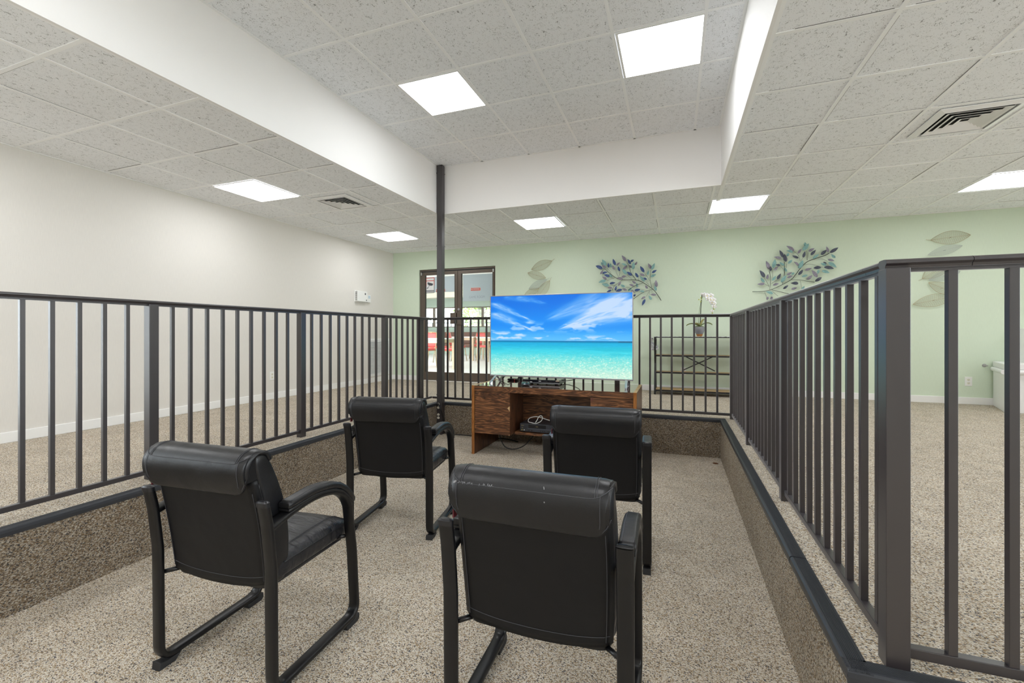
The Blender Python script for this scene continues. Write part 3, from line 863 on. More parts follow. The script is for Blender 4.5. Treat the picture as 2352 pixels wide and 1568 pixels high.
sand = sm(.52, .80, vnoise(uu*150, d*85)*.65+vnoise(uu*70+9, d*40)*.35)*sm(.22, .7, d)
dk_ = sm(.56, .80, vnoise(uu*120+40, d*70+9)*.65+vnoise(uu*55+19, d*33)*.35)*sm(.22, .7, d)
sea = lerp(sea, np.broadcast_to(A(120,208,200), img.shape), np.clip(dk_*.55, 0, 1))
sea = lerp(sea, np.broadcast_to(A(232,244,228), img.shape), np.clip(sand*.8, 0, 1))
img = np.where((vv > hor)[..., None], sky, sea)
img = np.where((np.abs(vv-hor) < .004)[..., None], A(8,110,165), img)
jet = (np.abs(vv-(hor-.004)) < .0035) & (uu > .91); img = np.where(jet[..., None], A(40,80,110), img)
lin = np.where(img <= .04045, img/12.92, ((np.clip(img, 0, 1)+.055)/1.055)**2.4)
me = bpy.data.meshes.new('screen')
co = np.stack([sx0+uu*(sx1-sx0), np.full_like(uu, TY+.006), sz0+vv*(sz1-sz0)], -1).reshape(-1, 3)
idx = np.arange(GX*GY).reshape(GY, GX)
fc = np.stack([idx[:-1, :-1], idx[:-1, 1:], idx[1:, 1:], idx[1:, :-1]], -1).reshape(-1, 4)
me.from_pydata(co.tolist(), [], fc.tolist())
ca = me.color_attributes.new('picture', 'FLOAT_COLOR', 'POINT')
ca.data.foreach_set('color', np.concatenate([lin.reshape(-1, 3), np.ones((GX*GY, 1))], 1).astype(np.float32).ravel())
m = bpy.data.materials.new('lit_lcd_picture'); m.use_nodes = True; t = m.node_tree; pb = t.nodes['Principled BSDF']
pb.inputs['Base Color'].default_value = (.01,.01,.01,1); pb.inputs['Roughness'].default_value = .35; pb.inputs['Specular IOR Level'].default_value = .25
at_ = N(t, 'ShaderNodeAttribute', attribute_name='picture'); L(t, at_.outputs['Color'], pb.inputs['Emission Color']); pb.inputs['Emission Strength'].default_value = .93
me.materials.append(m)
scr = bpy.data.objects.new('screen', me); COL.objects.link(scr); scr.parent = tv
scr['label'] = 'lit screen picture of turquoise sea and clouds'
for xf in (TX0+.07, TX1-.07):
    b = MB(); s = -1 if xf < -1.2 else 1
    b.tube(fillet([(xf+s*.012, TY-.135, DT+.010), (xf, TY+.012, TZ0+.008)], .02), .01, n=8, up=(1, 0, 0), flat=(.013, .007))
    b.tube(fillet([(xf, TY+.018, TZ0+.006), (xf+s*.004, TY+.16, DT+.009)], .02), .01, n=8, up=(1, 0, 0), flat=(.011, .008))
    b.tube([(xf+s*.012, TY-.135, DT), (xf+s*.012, TY-.135, DT+.016)], .011, n=10); b.tube([(xf+s*.004, TY+.16, DT), (xf+s*.004, TY+.16, DT+.014)], .011, n=10)
    b.build('foot', M['silver'], tv, smooth=True, auto=40)
b = MB(); b.box(TX0-.003, TX0+.001, TY+.014, TY+.026, .90, .925); b.build('side_button', M['black_plastic'], tv)

# DVD player, remote, set-top puck, VCR, cables
dvd = empty('dvd_player', 'slim black disc player with silver trim lying under the television', 'disc player', (-1.372, 4.60, DT), 0)
b = MB(); b.box(-.207, .207, .0, .245, .007, .052); b.build('case', M['black_gloss'], dvd, bevel=.002)
b = MB(); b.box(-.209, .209, -.003, .002, .014, .020); b.build('trim_strip', M['silver'], dvd)
b = MB(); b.box(-.207, .207, -.0025, .0, .021, .051); fp = b.build('fascia', M['black_gloss'], dvd)
b = MB()
for x0, x1, z0, z1 in ((-.125,-.10,.026,.030),(-.025,-.014,.034,.040),(-.010,.0,.034,.040)): b.box(x0, x1, -.0032, -.0024, z0, z1)
b.build('printed_marks', M['white_sticker'], fp)
b = MB(); b.box(.165, .204, -.0033, -.0024, .040, .050); b.build('sticker', mat('gold_foil_sticker', (.55,.42,.30), .4), dvd)
b = MB()
for x in (.095, .11, .125, .14): b.tube([(x, -.0025, .034), (x, -.0045, .034)], .003, n=8)
b.build('buttons', M['black_metal'], dvd)
b = MB()
for x in (-.17, .17):
    for y in (.03, .21): b.tube([(x, y, 0), (x, y, .0075)], .014, n=10)
b.build('feet', M['rubber'], dvd)

rem = empty('remote_control', 'small rounded black remote control lying in front of the disc player', 'remote control', (-1.50, 4.455, DT), .35)
b = MB(); b.rbox((0, 0, .016), (.045, .038, .016), .0155, n=8, fn=lambda p: (p[0], p[1], p[2]+(.010*(p[1]/.038) if p[2] > .012 else 0))); b.build('body', M['black_gloss'], rem, smooth=True)
b = MB(); b.rbox((-.012, -.030, .019), (.012, .006, .006), .005, n=4); b.build('light_window', M['silver'], rem, smooth=True)
b = MB(); b.rbox((.012, .006, .0345), (.008, .008, .0025), .002, n=3); b.build('button', M['red_tag'], rem, smooth=True)

puck = empty('streaming_box', 'small black set top box with a red light behind the left foot of the television', 'set top box', (-1.80, 4.90, DT), 0)
b = MB(); b.rbox((0, 0, .012), (.062, .05, .012), .008, n=6); b.build('case', M['black_gloss'], puck, smooth=True)
b = MB(); b.box(.026, .032, -.0508, -.0495, .009, .013); b.build('indicator_light', emis('red_indicator', (1,.08,.03), 1.2), puck)

vcr = empty('video_recorder', 'dark grey video cassette recorder on the shelf under the desk', 'video recorder', (-1.36, 4.435, -.158), 0)
vm = mat('charcoal_plastic', (.035,.038,.05), .4)
b = MB(); b.box(-.195, .195, .004, .27, .008, .094); b.build('case', vm, vcr, bevel=.004)
b = MB(); b.box(-.195, .195, -.002, .006, .010, .094); fa = b.build('fascia', vm, vcr, bevel=.003)
b = MB(); b.box(-.10, .09, -.0035, -.001, .050, .084); b.build('cassette_door', M['black_gloss'], vcr)
b = MB(); b.box(-.11, .195, -.0045, -.001, .043, .047); b.build('trim_line', mat('slate_trim', (.10,.12,.16), .4), vcr)
b = MB(); b.tube([(-.172, -.002, .026), (-.172, -.008, .026)], .005, n=10); o = b.build('jack', mat('yellow_jack', (.75,.62,.10), .4), vcr); o['label'] = 'yellow video jack'
b = MB(); b.tube([(-.148, -.002, .026), (-.148, -.008, .026)], .005, n=10); o = b.build('jack', M['white_plastic'], vcr); o['label'] = 'white audio jack'
b = MB()
for x in (-.12, -.10, -.07, .03, .05, .07, .11, .13, .15): b.box(x, x+.010, -.0042, -.001, .022, .028)
b.build('buttons', M['black_gloss'], vcr)
b = MB()
for x0, x1, z in ((-.182, -.150, .070), (-.018, .006, .066), (-.175, -.160, .047)): b.box(x0, x1, -.0042, -.001, z, z+.004)
b.build('printed_marks', mat('brass_print', (.35,.28,.12), .5), vcr)
b = MB()
for x in (-.16, .16):
    for y in (.03, .24): b.tube([(x, y, 0), (x, y, .009)], .012, n=10)
b.build('feet', M['rubber'], vcr)

def cable(name, label, pts, r, mt, per=7, group=None):
    b = MB(); b.tube(smooth_path(pts, per), r, n=8)
    return tag(b.build(name, M[mt], smooth=True), label, 'cable', group)
zt = -.060
cable('cable', 'white cable coiled in a loop on top of the video recorder',
      [(-1.395, 4.47, zt+.005), (-1.38, 4.478, zt+.03), (-1.362, 4.485, zt+.066), (-1.34, 4.49, zt+.078), (-1.325, 4.495, zt+.06), (-1.335, 4.485, zt+.025), (-1.38, 4.46, zt+.0), (-1.435, 4.455, zt+.004), (-1.475, 4.47, zt+.012), (-1.47, 4.50, zt+.042), (-1.41, 4.52, zt+.058), (-1.35, 4.52, zt+.052), (-1.26, 4.55, zt+.022), (-1.18, 4.58, zt+.0045)], .0042, 'white_cable')
cable('cable', 'black power cord from the column socket along the floor to the desk',
      [(CX0+.026, CY0-.012, -.012), (CX0+.05, CY0-.03, -.03), (CX0+.082, CY0-.03, -.09), (CX1+.012, CY0+.015, -.20), (CX1+.02, CY0+.03, -.33), (CX1+.05, CY0+.045, -.393), (-2.5, 5.005, -.393), (-2.25, 4.985, -.393), (-2.07, 4.99, -.393), (-1.9, 4.99, -.393), (-1.75, 4.92, -.393)], .006, 'cable')
tk = MB(); tk.rbox((CX0+.026, CY0-.013, -.012), (.013, .012, .012), .005, n=4); pl = tk.build('plug', M['cable'], smooth=True)
pl.parent = [o for o in bpy.data.objects if o.name == 'cable.001'][0]
cable('cable', 'black cord drooping below the left drawers of the desk',
      [(-1.86, 4.60, -.18), (-1.83, 4.55, -.27), (-1.76, 4.52, -.355), (-1.66, 4.53, -.375), (-1.56, 4.60, -.34), (-1.48, 4.68, -.24), (-1.46, 4.76, -.17)], .005, 'cable')
cable('cable', 'black cords tangled behind the left foot of the television',
      [(-1.98, 4.93, DT+.004), (-1.95, 4.90, DT+.05), (-1.90, 4.88, DT+.055), (-1.93, 4.86, DT+.015), (-1.98, 4.87, DT+.006), (-1.94, 4.93, DT+.03), (-1.88, 4.93, DT+.055), (-1.84, 4.94, DT+.022)], .0042, 'cable')
cable('cable', 'black cord trailing from the disc player to the right across the desk top',
      [(-1.19, 4.845, DT+.03), (-1.16, 4.87, DT+.02), (-1.10, 4.89, DT+.03), (-1.02, 4.88, DT+.06), (-.98, 4.83, DT+.09), (-.97, 4.72, DT+.11)], .0042, 'cable')

# debris on the pit carpet
b = MB()
for k in range(6):
    a = k*1.1; b.rbox((.37+.016*math.cos(a), 4.80+.014*math.sin(a), FZ+.004), (.009, .006, .004), .003, n=2)
tag(b.build('leaf_scrap', mat('dry_brown_leaf', (.13,.05,.02), .8), smooth=True), 'tiny brown dry scrap on the carpet in the far right corner of the sunken floor', 'debris')

# ------------------------------------------------------------------ left wall fittings
th = empty('thermostat', 'white thermostat box on the cream wall above the left railing', 'thermostat', (XL, 0, 0))
b = MB(); b.box(0, .012, 6.085, 6.385, 1.425, 1.62); b.box(.012, .055, 6.10, 6.36, 1.435, 1.612); b.build('cover', M['white_plastic'], th, bevel=.004)
b = MB()
for k in range(9): b.box(.014, .05, 6.0985, 6.1015, 1.452+.017*k, 1.459+.017*k)
b.build('vent_slots', M['slot'], th)
b = MB(); b.box(0, .036, 6.39, 6.475, 1.432, 1.565); b.build('sensor', M['white_plastic'], th, bevel=.003)
b = MB(); b.box(.036, .0372, 6.405, 6.46, 1.50, 1.55); b.build('display', mat('pale_blue_lcd', (.55,.66,.74), .3), th)
b = MB(); b.box(.055, .0562, 6.29, 6.32, 1.555, 1.585); b.box(.055, .0562, 6.325, 6.345, 1.452, 1.474); b.build('badge', M['grey_ink'], th)

gr = empty('return_air_grille', 'white louvred return air grille low on the cream wall near the green corner', 'air grille', (XL, 0, 0))
b = MB(); y0, y1, z0, z1 = 6.45, 7.075, .115, .79; w = .04
b.box(0, .012, y0, y1, z1-w, z1); b.box(0, .012, y0, y1, z0, z0+w); b.box(0, .012, y0, y0+w, z0+w, z1-w); b.box(0, .012, y1-w, y1, z0+w, z1-w); b.build('frame', M['white_gloss'], gr, bevel=.002)
b = MB(); b.box(.0005, .0015, y0+w, y1-w, z0+w, z1-w); b.build('duct_opening', M['vent_dark'], gr)
b = MB(); ns = 26
for k in range(ns):
    z = z0+w+(z1-z0-2*w)*(k+.5)/ns
    b.box(-.002, .022, y0+w, y1-w, z-.0012, z+.0012, rot=Matrix.Rotation(.75, 3, 'Y'))
b.build('louvres', M['white_gloss'], gr)

def outlet(label, loc, rz):
    t = empty('wall_outlet', label, 'power outlet', loc, rz, 'white wall outlets')
    b = MB(); b.box(-.036, .036, -.006, 0, -.058, .058); b.build('cover_plate', M['white_plastic'], t, bevel=.003)
    for z in (-.021, .021):
        b = MB(); b.rings([[(.016*math.copysign(abs(math.cos(a))**.7, math.cos(a)), y, z+.0145*math.copysign(abs(math.sin(a))**.7, math.sin(a))) for a in [2*PI*k/20 for k in range(20)]] for y in (-.006, -.0085)])
        s = b.build('receptacle', M['ivory'], t)
        b = MB()
        for q in (-.006, .006): b.box(q-.0013, q+.0013, -.0093, -.0083, z-.001, z+.008)
        b.box(-.002, .002, -.0093, -.0083, z-.009, z-.005); b.build('socket_slot', M['slot'], s)
    return t
outlet('white power outlet on the cream wall behind the left railing', (XL, 4.458, .315), PI/2)
outlet('white power outlet on the green wall near the white fireplace', (3.447, YB, .285), 0)
outlet('white power outlet on the green wall behind the open shelf', (.11, YB, .312), 0)
va = empty('gas_valve', 'small chrome gas valve on the green wall beside the white fireplace', 'valve', (3.60, YB, .49), 0)
b = MB(); b.lathe([(.0, 0), (.022, 0), (.022, .004), (.008, .006), (.008, .03), (0, .03)], n=16); o = b.build('escutcheon', M['grey_metal'], va, smooth=True, auto=40, rot=(PI/2, 0, 0))
b = MB(); b.rbox((0, -.034, 0), (.018, .008, .007), .004, n=3); b.build('key_handle', M['grey_metal'], va, smooth=True)
b = MB()
for x in (2.52, 2.58): b.tube([(x, YB-.001, .985), (x, YB+.002, .985)], .005, n=8)
struct(b.build('wall_screw_holes', M['ivory']))

# ------------------------------------------------------------------ wall sculptures on the green wall
SPRAY_A_LEAVES=[('N',-1.099,1.927,-1.212,1.977),
('T',-1.043,1.971,-1.107,2.074),
('T',-1.099,1.98,-1.122,2.031),
('P',-1.049,1.927,-1.114,1.987),
('N',-1.003,1.938,-1.009,2.016),
('T',-0.963,1.936,-0.982,2.008),
('N',-0.896,1.966,-0.938,2.074),
('P',-0.884,1.962,-0.824,2.012),
('P',-0.911,1.899,-0.948,1.972),
('N',-0.83,1.873,-0.86,1.952),
('P',-0.731,2.022,-0.8,2.121),
('T',-0.728,1.957,-0.806,1.998),
('N',-0.665,1.978,-0.71,2.057),
('N',-0.662,2.012,-0.615,2.04),
('P',-0.6,1.957,-0.565,2.009),
('T',-0.627,1.888,-0.615,2.003),
('P',-0.782,1.899,-0.716,1.963),
('P',-0.653,1.917,-0.689,1.964),
('T',-0.722,1.819,-0.794,1.905),
('N',-0.644,1.794,-0.722,1.859),
('N',-0.55,1.759,-0.594,1.837),
('N',-0.46,1.837,-0.521,1.937),
('P',-0.454,1.788,-0.532,1.819),
('T',-0.41,1.792,-0.396,1.864),
('P',-0.355,1.886,-0.402,1.973),
('T',-0.347,1.871,-0.304,1.971),
('N',-0.344,1.823,-0.274,1.864),
('T',-0.361,1.766,-0.284,1.799),
('T',-0.451,1.694,-0.524,1.779),
('N',-0.419,1.723,-0.486,1.753),
('P',-0.278,1.6,-0.287,1.712),
('T',-0.284,1.541,-0.304,1.625),
('P',-1.136,1.838,-1.092,1.905),
('N',-1.105,1.849,-1.018,1.87),
('N',-0.985,1.794,-1.077,1.829),
('T',-0.948,1.786,-1.006,1.838),
('P',-1.034,1.752,-1.108,1.799),
('T',-1.046,1.734,-1.164,1.707),
('P',-0.782,1.748,-0.878,1.767),
('P',-0.806,1.78,-0.728,1.791),
('N',-0.991,1.679,-0.902,1.697),
('T',-0.997,1.648,-1.111,1.68),
('P',-0.945,1.609,-1.025,1.621),
('P',-0.854,1.643,-0.809,1.706),
('T',-0.749,1.617,-0.821,1.657),
('N',-0.902,1.567,-0.884,1.644),
('N',-0.963,1.578,-1.037,1.547),
('N',-0.794,1.582,-0.896,1.554),
('P',-0.719,1.567,-0.8,1.594),
('P',-0.615,1.634,-0.689,1.658),
('T',-0.701,1.554,-0.647,1.608),
('P',-0.585,1.669,-0.644,1.711),
('T',-0.565,1.608,-0.574,1.678),
('P',-0.41,1.581,-0.445,1.637),
('N',-0.606,1.56,-0.515,1.575),
('T',-0.457,1.537,-0.535,1.549),
('P',-0.609,1.533,-0.659,1.568),
('N',-0.618,1.466,-0.585,1.499),
('P',-0.439,1.458,-0.506,1.42),
('N',-0.445,1.419,-0.492,1.32),
('T',-0.35,1.407,-0.393,1.475),
('P',-0.278,1.48,-0.37,1.489)]
SPRAY_A_STEMS=[(0.005,[(-1.099,1.927),(-1.062,1.916),(-0.976,1.837),(-0.887,1.768),(-0.794,1.739),(-0.585,1.724),(-0.48,1.68),(-0.335,1.575),(-0.267,1.489),(-0.21,1.395)]),
(0.004,[(-0.731,2.022),(-0.695,1.959),(-0.662,1.847),(-0.585,1.73)]),
(0.003,[(-0.358,1.88),(-0.367,1.821),(-0.373,1.724),(-0.35,1.603)]),
(0.004,[(-0.335,1.569),(-0.41,1.551),(-0.503,1.511),(-0.597,1.447),(-0.674,1.388)]),
(0.004,[(-0.48,1.674),(-0.574,1.644),(-0.638,1.613),(-0.704,1.567)]),
(0.003,[(-0.794,1.73),(-0.866,1.683),(-0.921,1.636),(-0.951,1.575)]),
(0.0016,[(-0.893,1.963),(-0.89,1.87),(-0.854,1.785)]),
(0.0016,[(-1.034,1.933),(-0.966,1.855)]),
(0.0016,[(-0.83,1.873),(-0.842,1.8)]),
(0.0016,[(-0.722,1.819),(-0.65,1.739)]),
(0.0016,[(-0.627,1.885),(-0.633,1.827)]),
(0.0016,[(-0.46,1.837),(-0.376,1.706)]),
(0.0016,[(-1.034,1.737),(-0.914,1.766)]),
(0.0016,[(-0.994,1.651),(-0.914,1.648)]),
(0.0016,[(-0.749,1.614),(-0.674,1.608)]),
(0.0016,[(-0.512,1.575),(-0.41,1.551)]),
(0.0016,[(-0.381,1.55),(-0.428,1.461)]),
(0.0016,[(-0.55,1.756),(-0.544,1.719)]),
(0.0016,[(-0.387,1.484),(-0.381,1.544)]),
(0.0016,[(-0.439,1.691),(-0.387,1.641)])]
SPRAY_B_LEAVES=[('N',1.187,1.684,1.126,1.791),
('T',1.187,1.617,1.142,1.686),
('P',1.19,1.595,1.098,1.592),
('P',1.218,1.66,1.232,1.732),
('P',1.243,1.798,1.207,1.92),
('N',1.259,1.769,1.262,1.841),
('T',1.295,1.815,1.32,1.939),
('P',1.309,1.779,1.356,1.837),
('N',1.383,1.841,1.326,1.86),
('T',1.282,1.635,1.326,1.7),
('N',1.348,1.652,1.391,1.734),
('P',1.29,1.569,1.364,1.594),
('N',1.419,1.955,1.375,2.065),
('P',1.397,1.941,1.306,1.972),
('N',1.454,1.894,1.435,2.008),
('T',1.462,1.968,1.481,2.014),
('T',1.435,1.845,1.375,1.895),
('T',1.462,1.756,1.427,1.82),
('T',1.476,1.865,1.529,1.918),
('T',1.394,1.609,1.457,1.706),
('P',1.548,2.035,1.457,2.116),
('T',1.535,2.02,1.457,2.05),
('N',1.604,1.935,1.527,1.977),
('P',1.594,2.001,1.641,2.066),
('T',1.676,2.104,1.684,2.153),
('T',1.657,2.04,1.729,2.134),
('N',1.657,1.938,1.681,2.026),
('P',1.723,2.024,1.794,2.062),
('N',1.747,1.967,1.807,2.037),
('P',1.602,1.827,1.546,1.889),
('T',1.607,1.792,1.657,1.904),
('T',1.776,1.922,1.849,1.979),
('N',1.869,1.965,1.936,2.031),
('P',1.951,1.991,1.931,2.077),
('N',1.969,1.987,2.066,2.053),
('T',2.033,1.913,1.985,1.967),
('P',1.946,1.897,2.02,1.874),
('N',1.931,1.837,1.9,1.869),
('T',1.931,1.819,1.864,1.853),
('T',1.957,1.86,2.051,1.785),
('N',1.903,1.796,2.018,1.769),
('N',1.781,1.79,1.874,1.788),
('T',1.877,1.748,1.967,1.711),
('T',1.838,1.762,1.825,1.702),
('P',1.681,1.764,1.763,1.791),
('P',1.823,1.659,1.76,1.76),
('P',1.702,1.631,1.77,1.692),
('N',1.604,1.703,1.657,1.774),
('T',1.641,1.673,1.713,1.698),
('P',1.462,1.706,1.527,1.744),
('P',1.467,1.668,1.535,1.697),
('T',1.516,1.713,1.556,1.736),
('N',1.799,1.605,1.88,1.66),
('N',1.602,1.582,1.508,1.592),
('N',1.419,1.514,1.481,1.565),
('P',1.519,1.507,1.591,1.527),
('T',1.29,1.449,1.204,1.483),
('P',1.229,1.41,1.215,1.363),
('P',1.282,1.411,1.271,1.355),
('T',1.644,1.481,1.676,1.548)]
SPRAY_B_STEMS=[(0.005,[(1.035,1.489),(1.159,1.488),(1.271,1.51),(1.413,1.577),(1.516,1.641),(1.57,1.707),(1.639,1.809),(1.713,1.883),(1.807,1.92),(1.921,1.959),(1.969,1.987)]),
(0.0035,[(1.254,1.513),(1.265,1.62),(1.265,1.683),(1.248,1.779)]),
(0.0035,[(1.41,1.58),(1.432,1.707),(1.44,1.757),(1.435,1.895)]),
(0.004,[(1.516,1.641),(1.623,1.634),(1.702,1.615),(1.797,1.596)]),
(0.004,[(1.282,1.506),(1.38,1.478),(1.446,1.457),(1.543,1.429)]),
(0.0016,[(1.187,1.68),(1.215,1.629),(1.248,1.558)]),
(0.0016,[(1.193,1.591),(1.248,1.558)]),
(0.0016,[(1.348,1.652),(1.276,1.595)]),
(0.0016,[(1.287,1.638),(1.295,1.815)]),
(0.0016,[(1.548,2.035),(1.602,1.985),(1.628,1.897)]),
(0.0016,[(1.657,1.938),(1.634,1.89)]),
(0.0016,[(1.702,2.034),(1.708,1.904)]),
(0.0016,[(1.684,1.844),(1.755,1.846),(1.9,1.793)]),
(0.0016,[(1.838,1.915),(1.885,1.91),(1.946,1.879)]),
(0.0016,[(1.723,2.014),(1.713,1.904)]),
(0.0016,[(1.462,1.869),(1.459,1.806)]),
(0.0016,[(1.419,1.952),(1.435,1.895)]),
(0.0016,[(1.386,1.841),(1.419,1.796),(1.438,1.707)]),
(0.0016,[(1.193,1.477),(1.215,1.407)]),
(0.0016,[(1.293,1.48),(1.359,1.415)]),
(0.0016,[(1.628,1.624),(1.649,1.487)])]
WIRE_A=[('G',-1.949,2.103,-2.309,1.973,0.077),
('G',-2.053,1.821,-2.372,1.921,0.065),
('S',-2.034,1.792,-2.359,1.644,0.06),
('G',-1.981,1.774,-2.206,1.478,0.077),
('G',-2.174,1.653,-2.458,1.495,0.065)]
WIRE_B=[('G',3.066,2.085,3.459,2.121,0.082),
('S',3.377,1.992,3.03,1.896,0.056),
('G',2.98,1.592,3.28,1.822,0.085),
('G',3.183,1.709,3.434,1.77,0.044),
('S',3.048,1.574,3.36,1.671,0.063),
('G',3.039,1.541,3.309,1.387,0.066),
('G',2.884,1.266,3.303,1.358,0.078)]
LM = {'N': ('navy', 'navy leaf'), 'P': ('purple', 'mauve leaf'), 'T': ('teal', 'teal leaf')}
def leaf_mesh(bx, bz, tx, tz, y, rnd, wf=.40, n=9):
    b = MB(); Lx, Lz = tx-bx, tz-bz; l = math.hypot(Lx, Lz); dx, dz = Lx/l, Lz/l; px, pz = -dz, dx
    w = max(.016, l*wf*.5*rnd.uniform(.9, 1.12)); tilt = rnd.uniform(-.25, .25); curl = rnd.uniform(-.02, .03)
    rows = []
    for i in range(n+1):
        s = i/n; ww = w*(math.sin(PI*min(1, s*.97+.03))**.75)*(1.25-.55*s) if 0 < i < n else .0006
        y0 = y-curl*math.sin(PI*s)-.012*s*tilt
        rows.append([(bx+dx*l*s+px*ww*q, y0+ww*q*tilt+abs(q)*ww*-.28, bz+dz*l*s+pz*ww*q) for q in (-1, -.5, 0, .5, 1)])
    top = [[b.bm.verts.new(p) for p in r] for r in rows]
    bot = [[b.bm.verts.new((p[0], p[1]+.0016, p[2])) for p in r] for r in rows]
    for G, rev in ((top, 0), (bot, 1)):
        for a, c in zip(G, G[1:]):
            for k in range(4):
                f = (a[k], a[k+1], c[k+1], c[k]); b.bm.faces.new(f[::-1] if rev else f)
    for k in (0, 4):
        for i in range(n): b.bm.faces.new((top[i][k], top[i+1][k], bot[i+1][k], bot[i][k]))
    for i in (0, n):
        for k in range(4): b.bm.faces.new((top[i][k], top[i][k+1], bot[i][k+1], bot[i][k]))
    b.tube([(bx, y, bz), (bx+dx*l*.5, y-.002-curl, bz+dz*l*.5)], .0012, n=5)
    return b
def spray(label, leaves, stems, seed, dark='navy'):
    rnd = random.Random(seed)
    cx = sum(l[1] for l in leaves)/len(leaves)
    t = empty('metal_branch_sculpture', label, 'wall sculpture', (0, 0, 0), 0, 'metal leaf branches on the green wall')
    for r, pts in stems:
        P = smooth_path([(x, YB-.030, z) for x, z in pts], 6) if len(pts) > 2 else [Vector((x, YB-.030, z)) for x, z in pts]
        b = MB(); n = len(P); b.tube(P, [r*(.6+.4*i/(n-1)) if r > .002 else r for i in range(n)], n=7)
        b.build('stem' if r > .002 else 'twig', M['stem'], t, smooth=True)
    for c, bx, bz, tx, tz in leaves:
        o = leaf_mesh(bx, bz, tx, tz, YB-.034-rnd.uniform(0, .022), rnd).build('leaf', M[dark if c == 'N' else LM[c][0]], t, smooth=True)
        o['label'] = dark+' leaf' if c == 'N' else LM[c][1]
    b = MB()
    k = stems[0][1]
    for q in (k[2], k[-3]): b.tube([(q[0], YB, q[1]), (q[0], YB-.028, q[1])], .003, n=6)
    b.build('wall_mount', M['stem'], t)
    return t
spray('metal branch with navy, mauve and teal leaves on the green wall, partly behind the television', SPRAY_A_LEAVES, SPRAY_A_STEMS, 5)
spray('metal branch with slate, mauve and teal leaves on the green wall above the right railing', SPRAY_B_LEAVES, SPRAY_B_STEMS, 9, 'slate')
def wire_leaf(parent, c, bx, bz, tx, tz, hw, y, stem):
    dx, dz = tx-bx, tz-bz; l = math.hypot(dx, dz); dx /= l; dz /= l; px, pz = -dz, dx
    def P(s, q, yy=0): 
        w = hw*math.sin(PI*s)**.85*q if 0 < s < 1 else 0
        return (bx+dx*l*s+px*w, y+yy-.012*math.sin(PI*s)*(1-abs(q))-.006*math.sin(PI*s), bz+dz*l*s+pz*w)
    mt = M['gold_wire'] if c == 'G' else M['silver_wire']; r = .0018 if c == 'G' else .0012
    b = MB(); n = 22
    for q in (-1, 1): b.tube([P(i/n, q) for i in range(n+1)], r*1.25, n=5)
    for q in (-.08, .08): b.tube([P(i/n, q) for i in range(n+1)], r*.8, n=5)
    if stem: b.tube([P(0, 0), (bx-dx*.035, y-.01, bz-dz*.035+.006), (bx-dx*.055, y-.012, bz-dz*.055+.012)], r*1.3, n=5)
    for k in range(2, 19):
        s = k/20
        for q in (-1, 1): b.tube([P(s, q*.08), P(min(.97, s+.035), q*.55), P(min(.985, s+.05), q)], r*.42, n=4)
    for q in (-.7, -.4, .4, .7): b.tube([P(i/n, q) for i in range(n+1)], r*.38, n=4)
    m_ = P(.5, 0); b.tube([m_, (m_[0], YB, m_[2])], .0022, n=5)
    o = b.build('wire_leaf', mt, parent)
    g = MB(); V = [[g.bm.verts.new(P(i/n, q, .0015)) for q in (-1, -.5, 0, .5, 1)] for i in range(n+1)]
    for a, e in zip(V, V[1:]):
        for k in range(4):
            try: g.bm.faces.new((a[k], a[k+1], e[k+1], e[k]))
            except ValueError: pass
    bmesh.ops.remove_doubles(g.bm, verts=g.bm.verts[:], dist=1e-5)
    g.build('mesh_panel', M['gold_gauze'] if c == 'G' else M['silver_gauze'], o)
def wire_art(label, data):
    t = empty('wire_leaf_sculpture', label, 'wall sculpture', (0, 0, 0), 0, 'stacked wire leaves on the green wall')
    for i, (c, bx, bz, tx, tz, hw) in enumerate(data):
        wire_leaf(t, c, bx, bz, tx, tz, hw, YB-.022-.010*(i % 2), i in (0, 2, 3))
    return t
wire_art('column of wire mesh leaves on the green wall, rising above the television', WIRE_A)
wire_art('column of wire mesh leaves on the green wall at the right, behind the near railing', WIRE_B)
# ------------------------------------------------------------------ open shelf unit, runner, orchid
SX0, SX1, SY0, SY1 = -.285, .935, 6.745, 7.075
sh = empty('shelf_unit', 'low open shelf unit with black metal frame and oak boards against the green wall', 'shelf', (0, 0, 0))
for x in (SX0, SX1):
    b = MB()
    for ya, ym in ((SY0, SY0+.105), (SY1, SY1-.105)):
        s = 1 if ya == SY0 else -1
        b.rings([[(x-.012, ya, z), (x+.012, ya, z), (x+.012, ya+s*.022, z), (x-.012, ya+s*.022, z)] for z in (0, .085)])
        b.rings([[(x-.012, ya+(ym-ya)*f, z), (x+.012, ya+(ym-ya)*f, z), (x+.012, ya+(ym-ya)*f+s*.022, z), (x-.012, ya+(ym-ya)*f+s*.022, z)] for z, f in ((.085, 0), (.45, 1), (.81, 0))])
    b.box(x-.011, x+.011, SY0+.02, SY1-.02, .035, .058); b.box(x-.011, x+.011, SY0, SY1, .80, .824)
    b.build('end_frame', M['black_metal'], sh)
for z, y0, y1 in ((.070, SY0+.012, SY1-.012), (.325, SY0+.085, SY1-.075), (.572, SY0+.055, SY1-.05)):
    b = MB(); b.box(SX0+.012, SX1-.012, y0+.003, y1, z-.004, z+.004); s = b.build('shelf_board', M['shelf_wood'], sh)
    b = MB(); b.box(SX0+.012, SX1-.012, y0-.006, y0+.0028, z-.022, z+.002); b.box(SX0+.012, SX1-.012, y1+.0003, y1+.009, z-.022, z+.002); b.build('shelf_rail', M['black_metal'], s)
b = MB(); b.box(SX0-.012, SX1+.012, SY0-.002, SY1+.004, .8245, .836); b.build('top_board', M['black_metal'], sh)
for a, c in (((.105, 7.045, .56), (.535, 7.045, .34)), ((.535, 7.052, .56), (.105, 7.052, .34))):
    b = MB(); b.tube([a, c], .006, n=4, flat=(.004, .009), up=(0, 1, 0)); b.build('cross_brace', M['black_metal'], sh)
